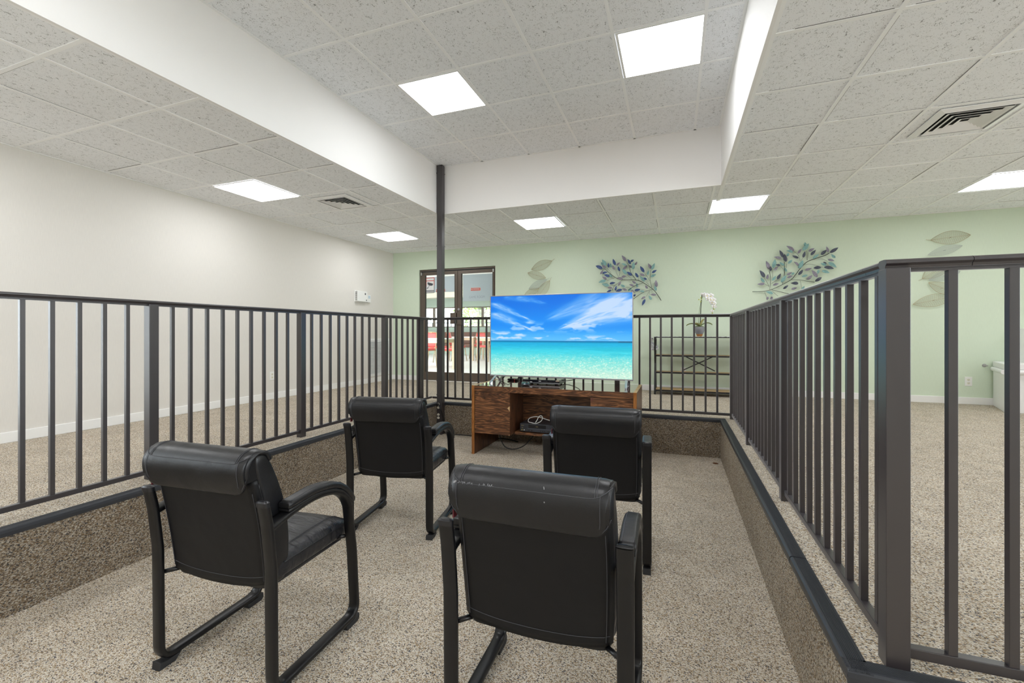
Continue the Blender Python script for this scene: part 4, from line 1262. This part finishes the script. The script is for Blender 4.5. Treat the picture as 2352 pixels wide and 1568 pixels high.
rm = mat('white_glitter_lace', (.78,.78,.80), .5); t_, b_ = nt(rm)
v_ = N(t_, 'ShaderNodeTexVoronoi'); v_.inputs['Scale'].default_value = 160; L(t_, coords(t_), v_.inputs['Vector'])
s_ = N(t_, 'ShaderNodeSeparateColor'); L(t_, v_.outputs['Color'], s_.inputs[0]); r_ = ramp(t_, [(0, (.20,.22,.26)), (.22, (.60,.60,.64)), (.5, (.86,.86,.87))], 'CONSTANT'); L(t_, s_.outputs[0], r_.inputs[0]); L(t_, r_.outputs[0], b_.inputs['Base Color'])
run = empty('table_runner', 'white glittery lace runner on the open shelf top, hanging over its left end', 'table runner', (0, 0, 0))
rnd = random.Random(2)
b = MB()
def zr(x, y): return .8365+.004*abs(math.sin(x*41+y*17))+.003*math.sin(x*97)
V = [[(SX0-.018+1.25*i/60, y, zr(SX0+1.25*i/60, y)+.0025) for y in (SY0+.045, SY0+.12, SY0+.2, SY1-.05)] for i in range(61)]
R = [r+[(p[0], p[1], p[2]-.0024) for p in reversed(r)] for r in V]
b.rings(R); b.build('cloth', rm, run)
b = MB()
for k in range(70):
    x = SX0-.030-rnd.random()*.055; z = .835-rnd.random()**.8*.19; y = SY0+.05+rnd.random()*.2
    if z < .74: x += .02+.05*rnd.random()*(z < .70)
    h = .008+.012*rnd.random(); b.rbox((x, y, z), (h*.8, h, h), h*.7, n=1)
b.build('hanging_end', rm, run, smooth=True)

orc = empty('potted_orchid', 'white orchid in a grey glass bowl standing on the open shelf', 'potted plant', (.322, 6.915, .842))
gp = mat('smoky_glass_bowl', (.20,.20,.215), .15, spec=.6)
b = MB(); b.lathe([(.030, .034), (.044, .036), (.060, .062), (.070, .095), (.070, .12), (.064, .142), (.060, .143), (.065, .112), (.03, .06), (0, .055)], n=28); b.build('pot', gp, orc, smooth=True)
b = MB(); b.lathe([(.0, .0005), (.036, .0005), (.034, .008), (.044, .026), (.044, .036), (.0, .040)], n=20, cap=False); o = b.build('pot_base', mat('amber_bark', (.33,.13,.025), .4), orc, smooth=True, auto=40); o['label'] = 'amber base of the bowl'
gm = mat('moss', (.16,.21,.07), .9); rnd = random.Random(8)
b = MB()
for k in range(30):
    a = rnd.random()*6.28; r = .05*rnd.random()**.5; b.rbox((r*math.cos(a), r*math.sin(a), .135+.012*rnd.random()), (.016, .014, .009), .008, n=1)
b.build('moss', gm, orc, smooth=True)
lm = mat('orchid_leaf', (.20,.24,.07), .35); lm2 = mat('orchid_leaf_underside', (.45,.42,.18), .5)
def strap(a, l, lift, droop, w):
    b = MB(); rows = []
    for i in range(11):
        s = i/10; r = .012+l*s; z = .150+lift*math.sin(s*PI*.62)-droop*s*s; ww = w*math.sin(PI*(.08+.9*s))**.7
        ca, sa = math.cos(a), math.sin(a)
        rows.append([(r*ca-sa*ww*q, r*sa+ca*ww*q, z+abs(q)*.012) for q in (-1, -.5, 0, .5, 1)])
    R = [r+[(p[0], p[1], p[2]-.003) for p in reversed(r)] for r in rows]
    b.rings(R); return b
for a, l, li, d, w, m_ in ((3.2, .165, .055, .045, .020, lm), (3.9, .10, .05, .02, .024, lm2), (5.5, .09, .09, .0, .022, lm2), (.1, .16, .065, .045, .018, lm), (1.3, .12, .05, .03, .022, lm), (4.8, .07, .03, .03, .02, lm)):
    strap(a, l, li, d, w).build('leaf', m_, orc, smooth=True)
stick = MB(); stick.tube([(.008, 0, .12), (.018, 0, .40), (.032, 0, .60)], .0055, n=8); stick.build('support_stick', mat('dark_green_stake', (.02,.035,.02), .6), orc, smooth=True)
sp_ = smooth_path([(-.012, .004, .14), (-.005, .002, .33), (.022, 0, .52), (.045, -.004, .575), (.09, -.01, .595), (.14, -.015, .565), (.175, -.02, .50), (.185, -.02, .43), (.170, -.02, .36), (.160, -.02, .335)], 5)
b = MB(); b.tube(sp_, .0028, n=6); b.build('flower_stem', mat('green_stem', (.12,.17,.06), .6), orc, smooth=True)
pm = mat('white_petal', (.90,.89,.90), .5); ym = mat('yellow_throat', (.62,.52,.10), .6); bud = mat('yellow_green_bud', (.52,.55,.12), .5)
def flower(x, y, z, r, az):
    R_ = Matrix.Rotation(az, 3, 'Z') @ Matrix.Rotation(.15, 3, 'X')
    b = MB()
    for k in range(5):
        a = PI/2+2*PI*k/5; w = (.62 if k in (1, 4) else .42)
        g = []
        for i in range(7):
            s = i/6; rr = r*s; ww = r*w*math.sin(PI*(.06+.88*s))
            g.append([(math.cos(a)*rr-math.sin(a)*ww*q, -.006*s-.010*(1-abs(q))*math.sin(PI*s)*.6, math.sin(a)*rr+math.cos(a)*ww*q) for q in (-1, 0, 1)])
        RR = [[tuple(R_ @ Vector(p)+Vector((x, y, z))) for p in r+[(p[0], p[1]+.0012, p[2]) for p in reversed(r)]] for r in g]
        b.rings(RR)
    o = b.build('flower', pm, orc, smooth=True)
    b = MB(); b.rbox(tuple(R_ @ Vector((0, -.012, -.004))+Vector((x, y, z))), (r*.16, r*.2, r*.2), r*.15, n=2); b.build('throat', ym, o, smooth=True)
for x, y, z, r, az in ((.030, -.012, .612, .020, .2), (.066, -.02, .600, .036, -.3), (.098, -.03, .585, .040, .2), (.105, -.035, .545, .036, .4), (.150, -.03, .580, .042, -.2), (.140, -.04, .530, .038, .5), (.178, -.03, .520, .042, .1), (.165, -.045, .485, .038, -.4), (.188, -.03, .470, .036, .3), (.180, -.03, .430, .026, .1), (.212, -.02, .425, .018, .2), (.165, -.03, .365, .024, .0)):
    flower(x, y, z, r, az)
b_pos = ((-.008, 0, .535), (.018, -.012, .56), (.025, -.01, .535), (.015, -.01, .505), (.168, -.02, .335), (.19, -.02, .39))
for x, y, z in b_pos:
    b = MB(); b.rbox((x, y, z), (.008, .008, .010), .0078, n=3); b.build('bud', bud, orc, smooth=True)

# ------------------------------------------------------------------ white fireplace by the right edge
fp_ = empty('fireplace', 'white painted fireplace surround standing against the green wall at the right edge', 'fireplace', (0, 0, 0))
def poly(o): return [(3.675-o, YB-.016), (3.465-o, 6.575-o), (5.2+o, 6.50-o), (5.3+o, YB-.016)]
b = MB(); b.prism(poly(0), 'z', 0, .43); b.build('base', M['white_gloss'], fp_, bevel=.006)
b = MB(); b.prism(poly(.004), 'z', .485, .545); b.build('cap', M['white_gloss'], fp_, bevel=.004)
b = MB()
p_ = poly(.006)
for a, c in zip(p_, p_[1:]): b.tube([(a[0], min(a[1], YB-.03), .455), (c[0], min(c[1], YB-.03), .455)], .0265, n=12)
b.prism(poly(-.01), 'z', .43, .485)
b.build('half_round_moulding', M['white_gloss'], fp_, smooth=True, auto=40)
b = MB(); b.box(3.86, 5.1, 6.9, YB-.016, .545, .95); b.build('overmantel', M['white_gloss'], fp_, bevel=.006)
b = MB()
for z in (.72, .80, .88): b.box(3.88, 5.08, 6.893, 6.9, z, z+.02)
b.build('panel_moulding', M['white_gloss'], fp_, bevel=.003)

# ------------------------------------------------------------------ bronze glass double door
GY = YB+.045
b = MB()
b.box(DX0, DX0+.040, YB+.03, YB+.13, 0, DZ); b.box(DX1-.030, DX1, YB+.03, YB+.13, 0, DZ); b.box(DX0+.04, DX1-.03, YB+.03, YB+.13, 2.035, DZ)
struct(b.build('trim_door_frame', M['bronze'], bevel=.002))
b = MB(); b.box(DX0+.04, DX1-.03, YB+.015, YB+.14, .0, .012); struct(b.build('trim_threshold', M['grey_metal']))
b = MB(); b.box(DX0+.04, DX1-.03, YB+.022, YB+.0295, 2.033, 2.052); b.box(-3.7425, -3.7375, YB+.03, YB+.06, .02, 2.03); struct(b.build('trim_door_seal', M['dark_gap']))
def leaf(name, x0, x1, g0, g1):
    b = MB(); y0, y1 = YB+.022, YB+.066
    b.box(x0, g0, y0, y1, .016, 2.030); b.box(g1, x1, y0, y1, .016, 2.030); b.box(g0, g1, y0, y1, .016, .165); b.box(g0, g1, y0, y1, 1.975, 2.030)
    d = struct(b.build(name, M['bronze'], bevel=.002))
    b = MB(); b.box(g0+.0003, g1-.0003, GY-.003, GY+.003, .1653, 1.9747); p = b.build('glass_pane', M['glass'], d)
    b = MB()
    for xa, xb in ((g0, g0+.008), (g1-.008, g1)): b.box(xa, xb, y0-.001, y0+.014, .165, 1.975)
    b.build('glazing_gasket', M['dark_gap'], d)
    return d
d1 = leaf('door_1', -4.499, -3.743, -4.420, -3.795)
d2 = leaf('door_2', -3.737, -3.017, -3.660, -3.040)
b = MB(); b.box(-3.878, -3.752, YB-.012, YB+.0218, 1.06, 1.262); b.build('lock_plate', M['bronze'], d1, bevel=.004)
b = MB(); b.box(-3.732, -3.655, YB-.02, YB+.0218, 1.045, 1.265); b.build('push_paddle', M['bronze'], d2, bevel=.004)
b = MB(); b.tube([(-3.715, YB+.022, 1.325), (-3.715, YB+.010, 1.325)], .021, n=20); b.build('lock_cylinder', M['silver'], d2, smooth=True, auto=40)
b = MB(); b.tube([(-3.672, YB+.012, 1.045), (-3.672, YB+.012, .19)], .007, n=8); b.box(-3.685, -3.659, YB+.002, YB+.0218, .17, .20); b.build('vertical_rod', M['bronze'], d2)
for d, x in ((d1, -4.492), (d2, -3.024)):
    b = MB(); b.box(x-.014, x+.014, YB-.004, YB+.0215, 1.975, 2.028); b.build('top_pivot', M['grey_metal'], d, bevel=.003)
b = MB(); b.box(-4.51, -4.47, YB-.03, YB+.0215, .03, .085); b.build('bottom_pivot', M['grey_metal'], d1, bevel=.004)

def panel(name, mt, x0, x1, z0, z1, y, label, cat, group=None):
    b = MB()
    if mt == 'film': b.face([(x0, y, z0), (x1, y, z0), (x1, y, z1), (x0, y, z1)])
    else: b.box(x0, x1, y-.0008, y+.0008, z0, z1)
    return tag(b.build(name, M[mt]), label, cat, group)
panel('window_film', 'film', -4.415, -3.80, 1.652, 1.945, GY+.012, 'grey translucent film across the upper glass of the left door', 'window film')
panel('window_film', 'film', -3.648, -3.045, 1.470, 1.955, GY+.012, 'grey translucent film across the upper glass of the right door', 'window film')
def text(body, size, x, y, z, mt, name, parent, sx=1.0):
    c = bpy.data.curves.new(name, 'FONT'); c.body = body; c.size = size; c.align_x = 'CENTER'; c.align_y = 'CENTER'; c.extrude = .0004
    c.materials.append(M[mt])
    o = bpy.data.objects.new(name, c); COL.objects.link(o); o.location = (x, y, z); o.rotation_euler = (PI/2, 0, 0); o.scale = (sx, 1, 1)
    dg = bpy.context.evaluated_depsgraph_get(); dg.update()
    me = bpy.data.meshes.new_from_object(o.evaluated_get(dg)); mw = o.rotation_euler.to_matrix().to_4x4() @ Matrix.Diagonal((sx, 1, 1, 1))
    me.transform(Matrix.Translation((x, y, z)) @ mw)
    bpy.data.objects.remove(o)
    o = bpy.data.objects.new(name, me); COL.objects.link(o)
    if not me.materials: me.materials.append(M[mt])
    if parent is not None:
        o.parent = parent
    return o
SY = GY-.0045
for x0, x1, z0, z1, lb in ((-3.487, -3.287, 1.652, 1.712, 'red and white NO SMOKING sticker on the right glass door'), (-4.205, -4.005, 1.652, 1.712, 'red and white NO SMOKING sticker on the left glass door, partly hidden by the column')):
    s = panel('no_smoking_sticker', 'red_sticker', x0, x1, z0, z1, SY, lb, 'sticker', 'no smoking stickers on the doors')
    b = MB()
    for a in ((x0, x1, z0, z0+.005), (x0, x1, z1-.005, z1), (x0, x0+.005, z0+.005, z1-.005), (x1-.005, x1, z0+.005, z1-.005)): b.box(a[0], a[1], SY-.0014, SY-.0009, a[2], a[3])
    b.build('border', M['white_sticker'], s)
    text('NO', .042, x0+.034, SY-.0016, (z0+z1)/2, 'white_sticker', 'lettering', s, .85)
    text('SMOKING', .042, x0+.124, SY-.0016, (z0+z1)/2, 'white_sticker', 'lettering', s, .62)
cs = panel('security_camera_sticker', 'white_sticker', -4.417, -4.236, 1.642, 1.932, SY, 'white security camera warning sticker with red border on the left glass door', 'sticker')
y_ = SY-.0014
b = MB()
for a in ((-4.417, -4.236, 1.920, 1.932), (-4.417, -4.236, 1.866, 1.878), (-4.417, -4.406, 1.78, 1.92), (-4.247, -4.236, 1.78, 1.92)): b.box(a[0], a[1], y_, y_+.0005, a[2], a[3])
b.build('red_border', M['red_sticker'], cs)
b = MB()
for a in ((-4.417, -4.409, 1.642, 1.78), (-4.244, -4.236, 1.642, 1.78), (-4.409, -4.244, 1.683, 1.694), (-4.409, -4.244, 1.665, 1.676), (-4.409, -4.244, 1.642, 1.652)): b.box(a[0], a[1], y_, y_+.0005, a[2], a[3])
b.build('black_border', M['grey_ink'], cs)
def q2(pts): return [(-4.417+.181*u, 1.642+.29*v) for u, v in pts]
b = MB()
b.prism(q2([(.20,.71),(.86,.60),(.80,.49),(.62,.47),(.40,.49),(.20,.58)]), 'y', y_, y_+.0005)
b.prism(q2([(.34,.49),(.40,.49),(.38,.40),(.33,.37)]), 'y', y_-.0001, y_+.0005)
b.prism(q2([(.12,.34),(.34,.38),(.33,.34),(.18,.30),(.12,.26)]), 'y', y_-.0002, y_+.0005)
b.build('camera_symbol', M['grey_ink'], cs)
gl = text('GAME ROOM', .062, -3.360, SY, 1.540, 'pale_ink', 'door_lettering', None, .85); tag(gl, 'faint grey GAME ROOM lettering on the right glass door', 'lettering')

# ------------------------------------------------------------------ the room beyond the doors
FX0, FX1, FY0, FY1, FC = -13.0, -2.6, YB+.15, 17.0, 2.55
far_floor = mat('pale_vinyl_floor', (.66,.65,.62), .5)
far_wall = mat('sage_wall_paint', (.47,.56,.48), .7); cream = mat('cream_beam_paint', (.62,.59,.47), .7)
b = MB(); b.box(FX0, FX1, FY0+.001, FY1, -.05, 0); struct(b.build('floor_clubroom', far_floor))
b = MB(); b.box(FX0, FX1, FY0+.001, FY1, FC, FC+.05); struct(b.build('ceiling_clubroom', M['white']))
b = MB(); b.box(FX0-.1, FX0, FY0, FY1, 0, FC); struct(b.build('wall_clubroom_left', far_wall))
b = MB(); b.box(FX1, FX1+.1, FY0+.001, FY1, 0, FC); struct(b.build('wall_clubroom_right', far_wall))
b = MB(); b.box(FX0, FX1, FY1, FY1+.15, 0, 1.13); b.box(FX0, FX1, FY1, FY1+.15, 2.0, FC); b.box(FX0, -10.9, FY1, FY1+.15, 1.13, 2.0); b.box(-6.6, FX1, FY1, FY1+.15, 1.13, 2.0)
struct(b.build('wall_clubroom_back', far_wall))
b = MB(); b.box(FX0, FX1, 13.3, 13.7, 2.10, FC-.001); struct(b.build('trim_beam', cream))
mull = mat('brown_window_frame', (.16,.12,.085), .5)
wx = [-10.9, -10.0, -8.83, -7.65, -6.6]
for i, (a, c) in enumerate(zip(wx, wx[1:])):
    b = MB(); b.box(a, a+.05, FY1+.02, FY1+.10, 1.13, 2.0); b.box(c-.05, c, FY1+.02, FY1+.10, 1.13, 2.0); b.box(a+.05, c-.05, FY1+.02, FY1+.10, 1.13, 1.17); b.box(a+.05, c-.05, FY1+.02, FY1+.10, 1.96, 2.0)
    w = struct(b.build('window_%d' % (i+1), mull))
    b = MB(); b.box(a+.05, c-.05, FY1+.055, FY1+.06, 1.17, 1.96); b.build('pane', M['glass'], w)
dk = mat('brown_bench_vinyl', (.14,.055,.03), .5)
ben = empty('bench', 'long brown padded bench back along the far window wall beyond the doors', 'bench', (0, 0, 0))
b = MB(); b.box(-12.3, -5.2, 16.55, 16.72, .45, .92); b.build('backrest', dk, ben, bevel=.02)
b = MB(); b.box(-12.3, -5.2, 16.1, 16.55, .30, .45); b.build('seat', dk, ben, bevel=.02)
b = MB(); b.box(-12.3, -5.2, 16.2, 16.7, 0, .30); b.build('base', far_wall, ben)
pale = mat('pale_beech_wood', (.62,.48,.32), .5); topm = mat('white_table_laminate', (.82,.80,.74), .35)
def table(x0, x1, y0, y1, label):
    t = empty('table', label, 'table', ((x0+x1)/2, (y0+y1)/2, 0), 0, 'tables in the room beyond the doors'); hx, hy = (x1-x0)/2, (y1-y0)/2
    b = MB(); b.box(-hx, hx, -hy, hy, .735, .762); b.build('tabletop', topm, t, bevel=.004)
    b = MB()
    for s in (-1, 1): b.box(-hx+.03, hx-.03, s*(hy-.035)-.011, s*(hy-.035)+.011, .655, .7345); b.box(s*(hx-.035)-.011, s*(hx-.035)+.011, -hy+.05, hy-.05, .655, .7345)
    b.build('apron', pale, t)
    for sx in (-1, 1):
        for sy in (-1, 1):
            cx, cy = sx*(hx-.04), sy*(hy-.04); b = MB()
            b.rings([[(cx-r, cy-r, z), (cx+r, cy-r, z), (cx+r, cy+r, z), (cx-r, cy+r, z)] for z, r in ((0, .022), (.734, .032))]); b.build('leg', pale, t)
table(-6.98, -6.03, 12.72, 13.6, 'beech table with white top seen through the right glass door')
table(-6.75, -5.11, 9.0, 9.75, 'beech table with white top seen through the left glass door')
table(-5.46, -4.5, 11.7, 12.5, 'beech table beyond the doors, half hidden behind the television edge')
red = mat('coral_red_vinyl', (.66,.085,.075), .45); gold = mat('gold_painted_steel', (.52,.40,.22), .4, metal=.3)
def red_chair(label):
    t = empty('banquet_chair', label, 'chair', (0, 0, 0), 0, 'red chairs in the room beyond the doors')
    b = MB(); b.rbox((0, .02, .455), (.205, .205, .035), .03, n=5); b.build('seat', red, t, smooth=True)
    b = MB(); b.rbox((0, 0, 0), (.19, .025, .19), .022, n=6, fn=lambda p: (p[0]*(1-.15*max(0, p[2]/.19)**2), p[1]-.225-.16*(p[2]+.2), p[2]+.70)); b.build('backrest', red, t, smooth=True)
    for s in (-1, 1):
        b = MB(); b.tube([(s*.20, -.25, 0), (s*.20, -.19, .46), (s*.195, -.24, .70), (s*.17, -.29, .90)], .012, n=6); b.build('leg', gold, t, smooth=True)
        b = MB(); b.tube([(s*.20, .26, 0), (s*.195, .19, .43)], .012, n=6); b.build('leg', gold, t, smooth=True)
    b = MB(); b.tube([(-.195, .2, .425), (.195, .2, .425), (.2, -.19, .425), (-.2, -.19, .425)], .010, n=6, loop=True); b.tube([(-.17, -.29, .90), (0, -.298, .915), (.17, -.29, .90)], .011, n=6); b.build('frame', gold, t, smooth=True)
    return t
rc = red_chair('red chair with gold frame side on, on the right of the beech table'); rc.location = (-5.72, 12.95, 0); rc.rotation_euler.z = PI/2+.15
for x, y, a, lb in ((-6.42, 12.36, -PI/2+.2, 'red chair with gold legs in front of the beech table in the right door'),
                    (-6.50, 14.05, PI, 'red chair behind the beech table seen through the right door'),
                    (-5.56, 10.22, PI/2+.25, 'red chair with gold legs just right of the dark column, seen through the left door'),
                    (-6.85, 11.9, -.6, 'red chair seen just left of where the two doors meet'),
                    (-6.22, 10.15, PI, 'red chair facing the camera behind the table in the left door'),
                    (-6.35, 15.75, PI-.4, 'red chair furthest right through the doors, against the television edge')):
    c = copy_tree(rc); c.location = (x, y, 0); c.rotation_euler.z = a; c['label'] = lb
# outside the far windows: terrace rail, tree, pale building
b = MB()
for z in (1.02, 1.34): b.box(-13, -5, 18.4, 18.43, z, z+.03)
for k in range(9): b.box(-12.9+k, -12.87+k, 18.4, 18.43, -.3, 1.34)
tag(b.build('terrace_railing', M['black_metal']), 'thin black terrace railing outside the far windows', 'railing')
lf = mat('sunlit_leaf_green', (.30,.46,.10), .6); lf2 = mat('olive_leaf', (.16,.20,.10), .7); bark = mat('grey_brown_bark', (.20,.15,.11), .9)  # two leaf greens, mixed at random in the foliage
def tree(x, y, h, w, n, seed, label):
    rnd = random.Random(seed)
    t = empty('tree', label, 'tree', (x, y, -.3), 0, 'trees outside the far windows')
    b = MB(); b.tube(smooth_path([(0, 0, 0), (.1, 0, h*.35), (-.1, .1, h*.6), (.05, 0, h*.85)], 4), .09, n=8)
    for k in range(5): b.tube([(0, 0, h*(.4+.08*k)), (rnd.uniform(-w, w)*.7, rnd.uniform(-w, w)*.5, h*(.6+.08*k))], .03, n=6)
    b.build('trunk', bark, t, smooth=True)
    for nm, m_, fr_ in (('foliage', lf, .7), ('foliage', lf2, .3)):
        b = MB()
        cl_ = [(rnd.uniform(-w, w), rnd.uniform(-w, w)*.6, h*rnd.uniform(.35, 1)) for _ in range(26)]
        for k in range(int(n*fr_)):
            c = rnd.choice(cl_); p = Vector((c[0]+rnd.gauss(0, .22), c[1]+rnd.gauss(0, .22), c[2]+rnd.gauss(0, .2)))
            u = Vector((rnd.uniform(-1, 1), rnd.uniform(-1, 1), rnd.uniform(-1, 1))).normalized(); v = u.orthogonal().normalized(); s = rnd.uniform(.05, .10)
            b.face([tuple(p-u*s), tuple(p+v*s*.5), tuple(p+u*s), tuple(p-v*s*.5)])
        b.build(nm, m_, t)
tree(-10.0, 22.0, 3.6, 1.3, 2400, 1, 'leafy green tree outside the far window')
tree(-9.3, 26.5, 4.2, 1.2, 1500, 2, 'small green tree outside the far window behind the television edge')
b = MB(); b.box(-30, 10, 17.2, 40, -.4, -.3); b.box(XR+.16, 30, -25, 17.1, -.6, -.45); b.box(-30, XL-.16, -25, 3.0, -.6, -.45); struct(b.build('ground_terrace', mat('pale_concrete', (.6,.58,.54), .9)))

# ------------------------------------------------------------------ light and camera
wd = bpy.data.worlds.new('world'); scene.world = wd; wd.use_nodes = True
bg = wd.node_tree.nodes['Background']; bg.inputs[0].default_value = (.885,.935,1,1); bg.inputs[1].default_value = 7.2
def lamp(name, x, y, z, size, power, col=(.965,.98,1)):
    l = bpy.data.lights.new(name, 'AREA'); l.shape = 'SQUARE'; l.size = size; l.energy = power; l.color = col
    o = bpy.data.objects.new(name, l); COL.objects.link(o); o.location = (x, y, z)
    return o
PW = 13.5
for x, y, z in ((-.105, .46, HI), (-1.957, .46, HI), (-.105, -2.6, HI), (-1.957, -2.6, HI), (-4.245, 1.1, LO), (-4.245, -1.6, LO), (3.155, 3.5, LO), (3.155, .9, LO), (5.0, 3.5, LO), (1.9, -1.6, LO), (4.2, -1.6, LO), (5.4, 5.9, LO)):
    lamp('ceiling_lamp', x, y, z-.012, .57, PW)  # lamps added on unseen parts of the ceiling to brighten the room
for x, y in ((-5, 9.5), (-8.5, 9.5), (-5.5, 15.3), (-9.5, 15.3), (-6.5, 12)):
    lamp('clubroom_lamp', x, y, FC-.02, 1.2, 20)  # unseen fill lights, added to brighten the far room
M['lamp'].node_tree.nodes['Emission'].inputs[1].default_value = 11.0
for xw, a, c, rz in [(XR+.13, a, c, PI/2) for a, c in zip(WY, WY[1:])]+[(XL-.13, a, c, -PI/2) for a, c in zip(WLY, WLY[1:])]:
    l = bpy.data.lights.new('window_portal', 'AREA'); l.shape = 'RECTANGLE'; l.size = c-a-.24; l.size_y = WZ1-WZ0-.1; l.cycles.is_portal = True
    o = bpy.data.objects.new('window_portal', l); COL.objects.link(o); o.location = (xw, (a+c)/2, (WZ0+WZ1)/2); o.rotation_euler = (PI/2, 0, rz)  # guides sky light through the added side windows
cam = bpy.data.cameras.new('camera'); co_ = bpy.data.objects.new('camera', cam); COL.objects.link(co_)
cam.sensor_width = 36.0; cam.sensor_fit = 'HORIZONTAL'; cam.lens = 15.496; cam.clip_start = .02
cam.shift_y = -20.5/2352.0
co_.location = (0, 0, .9); co_.rotation_euler = (PI/2, 0, math.radians(20.3745))
scene.camera = co_
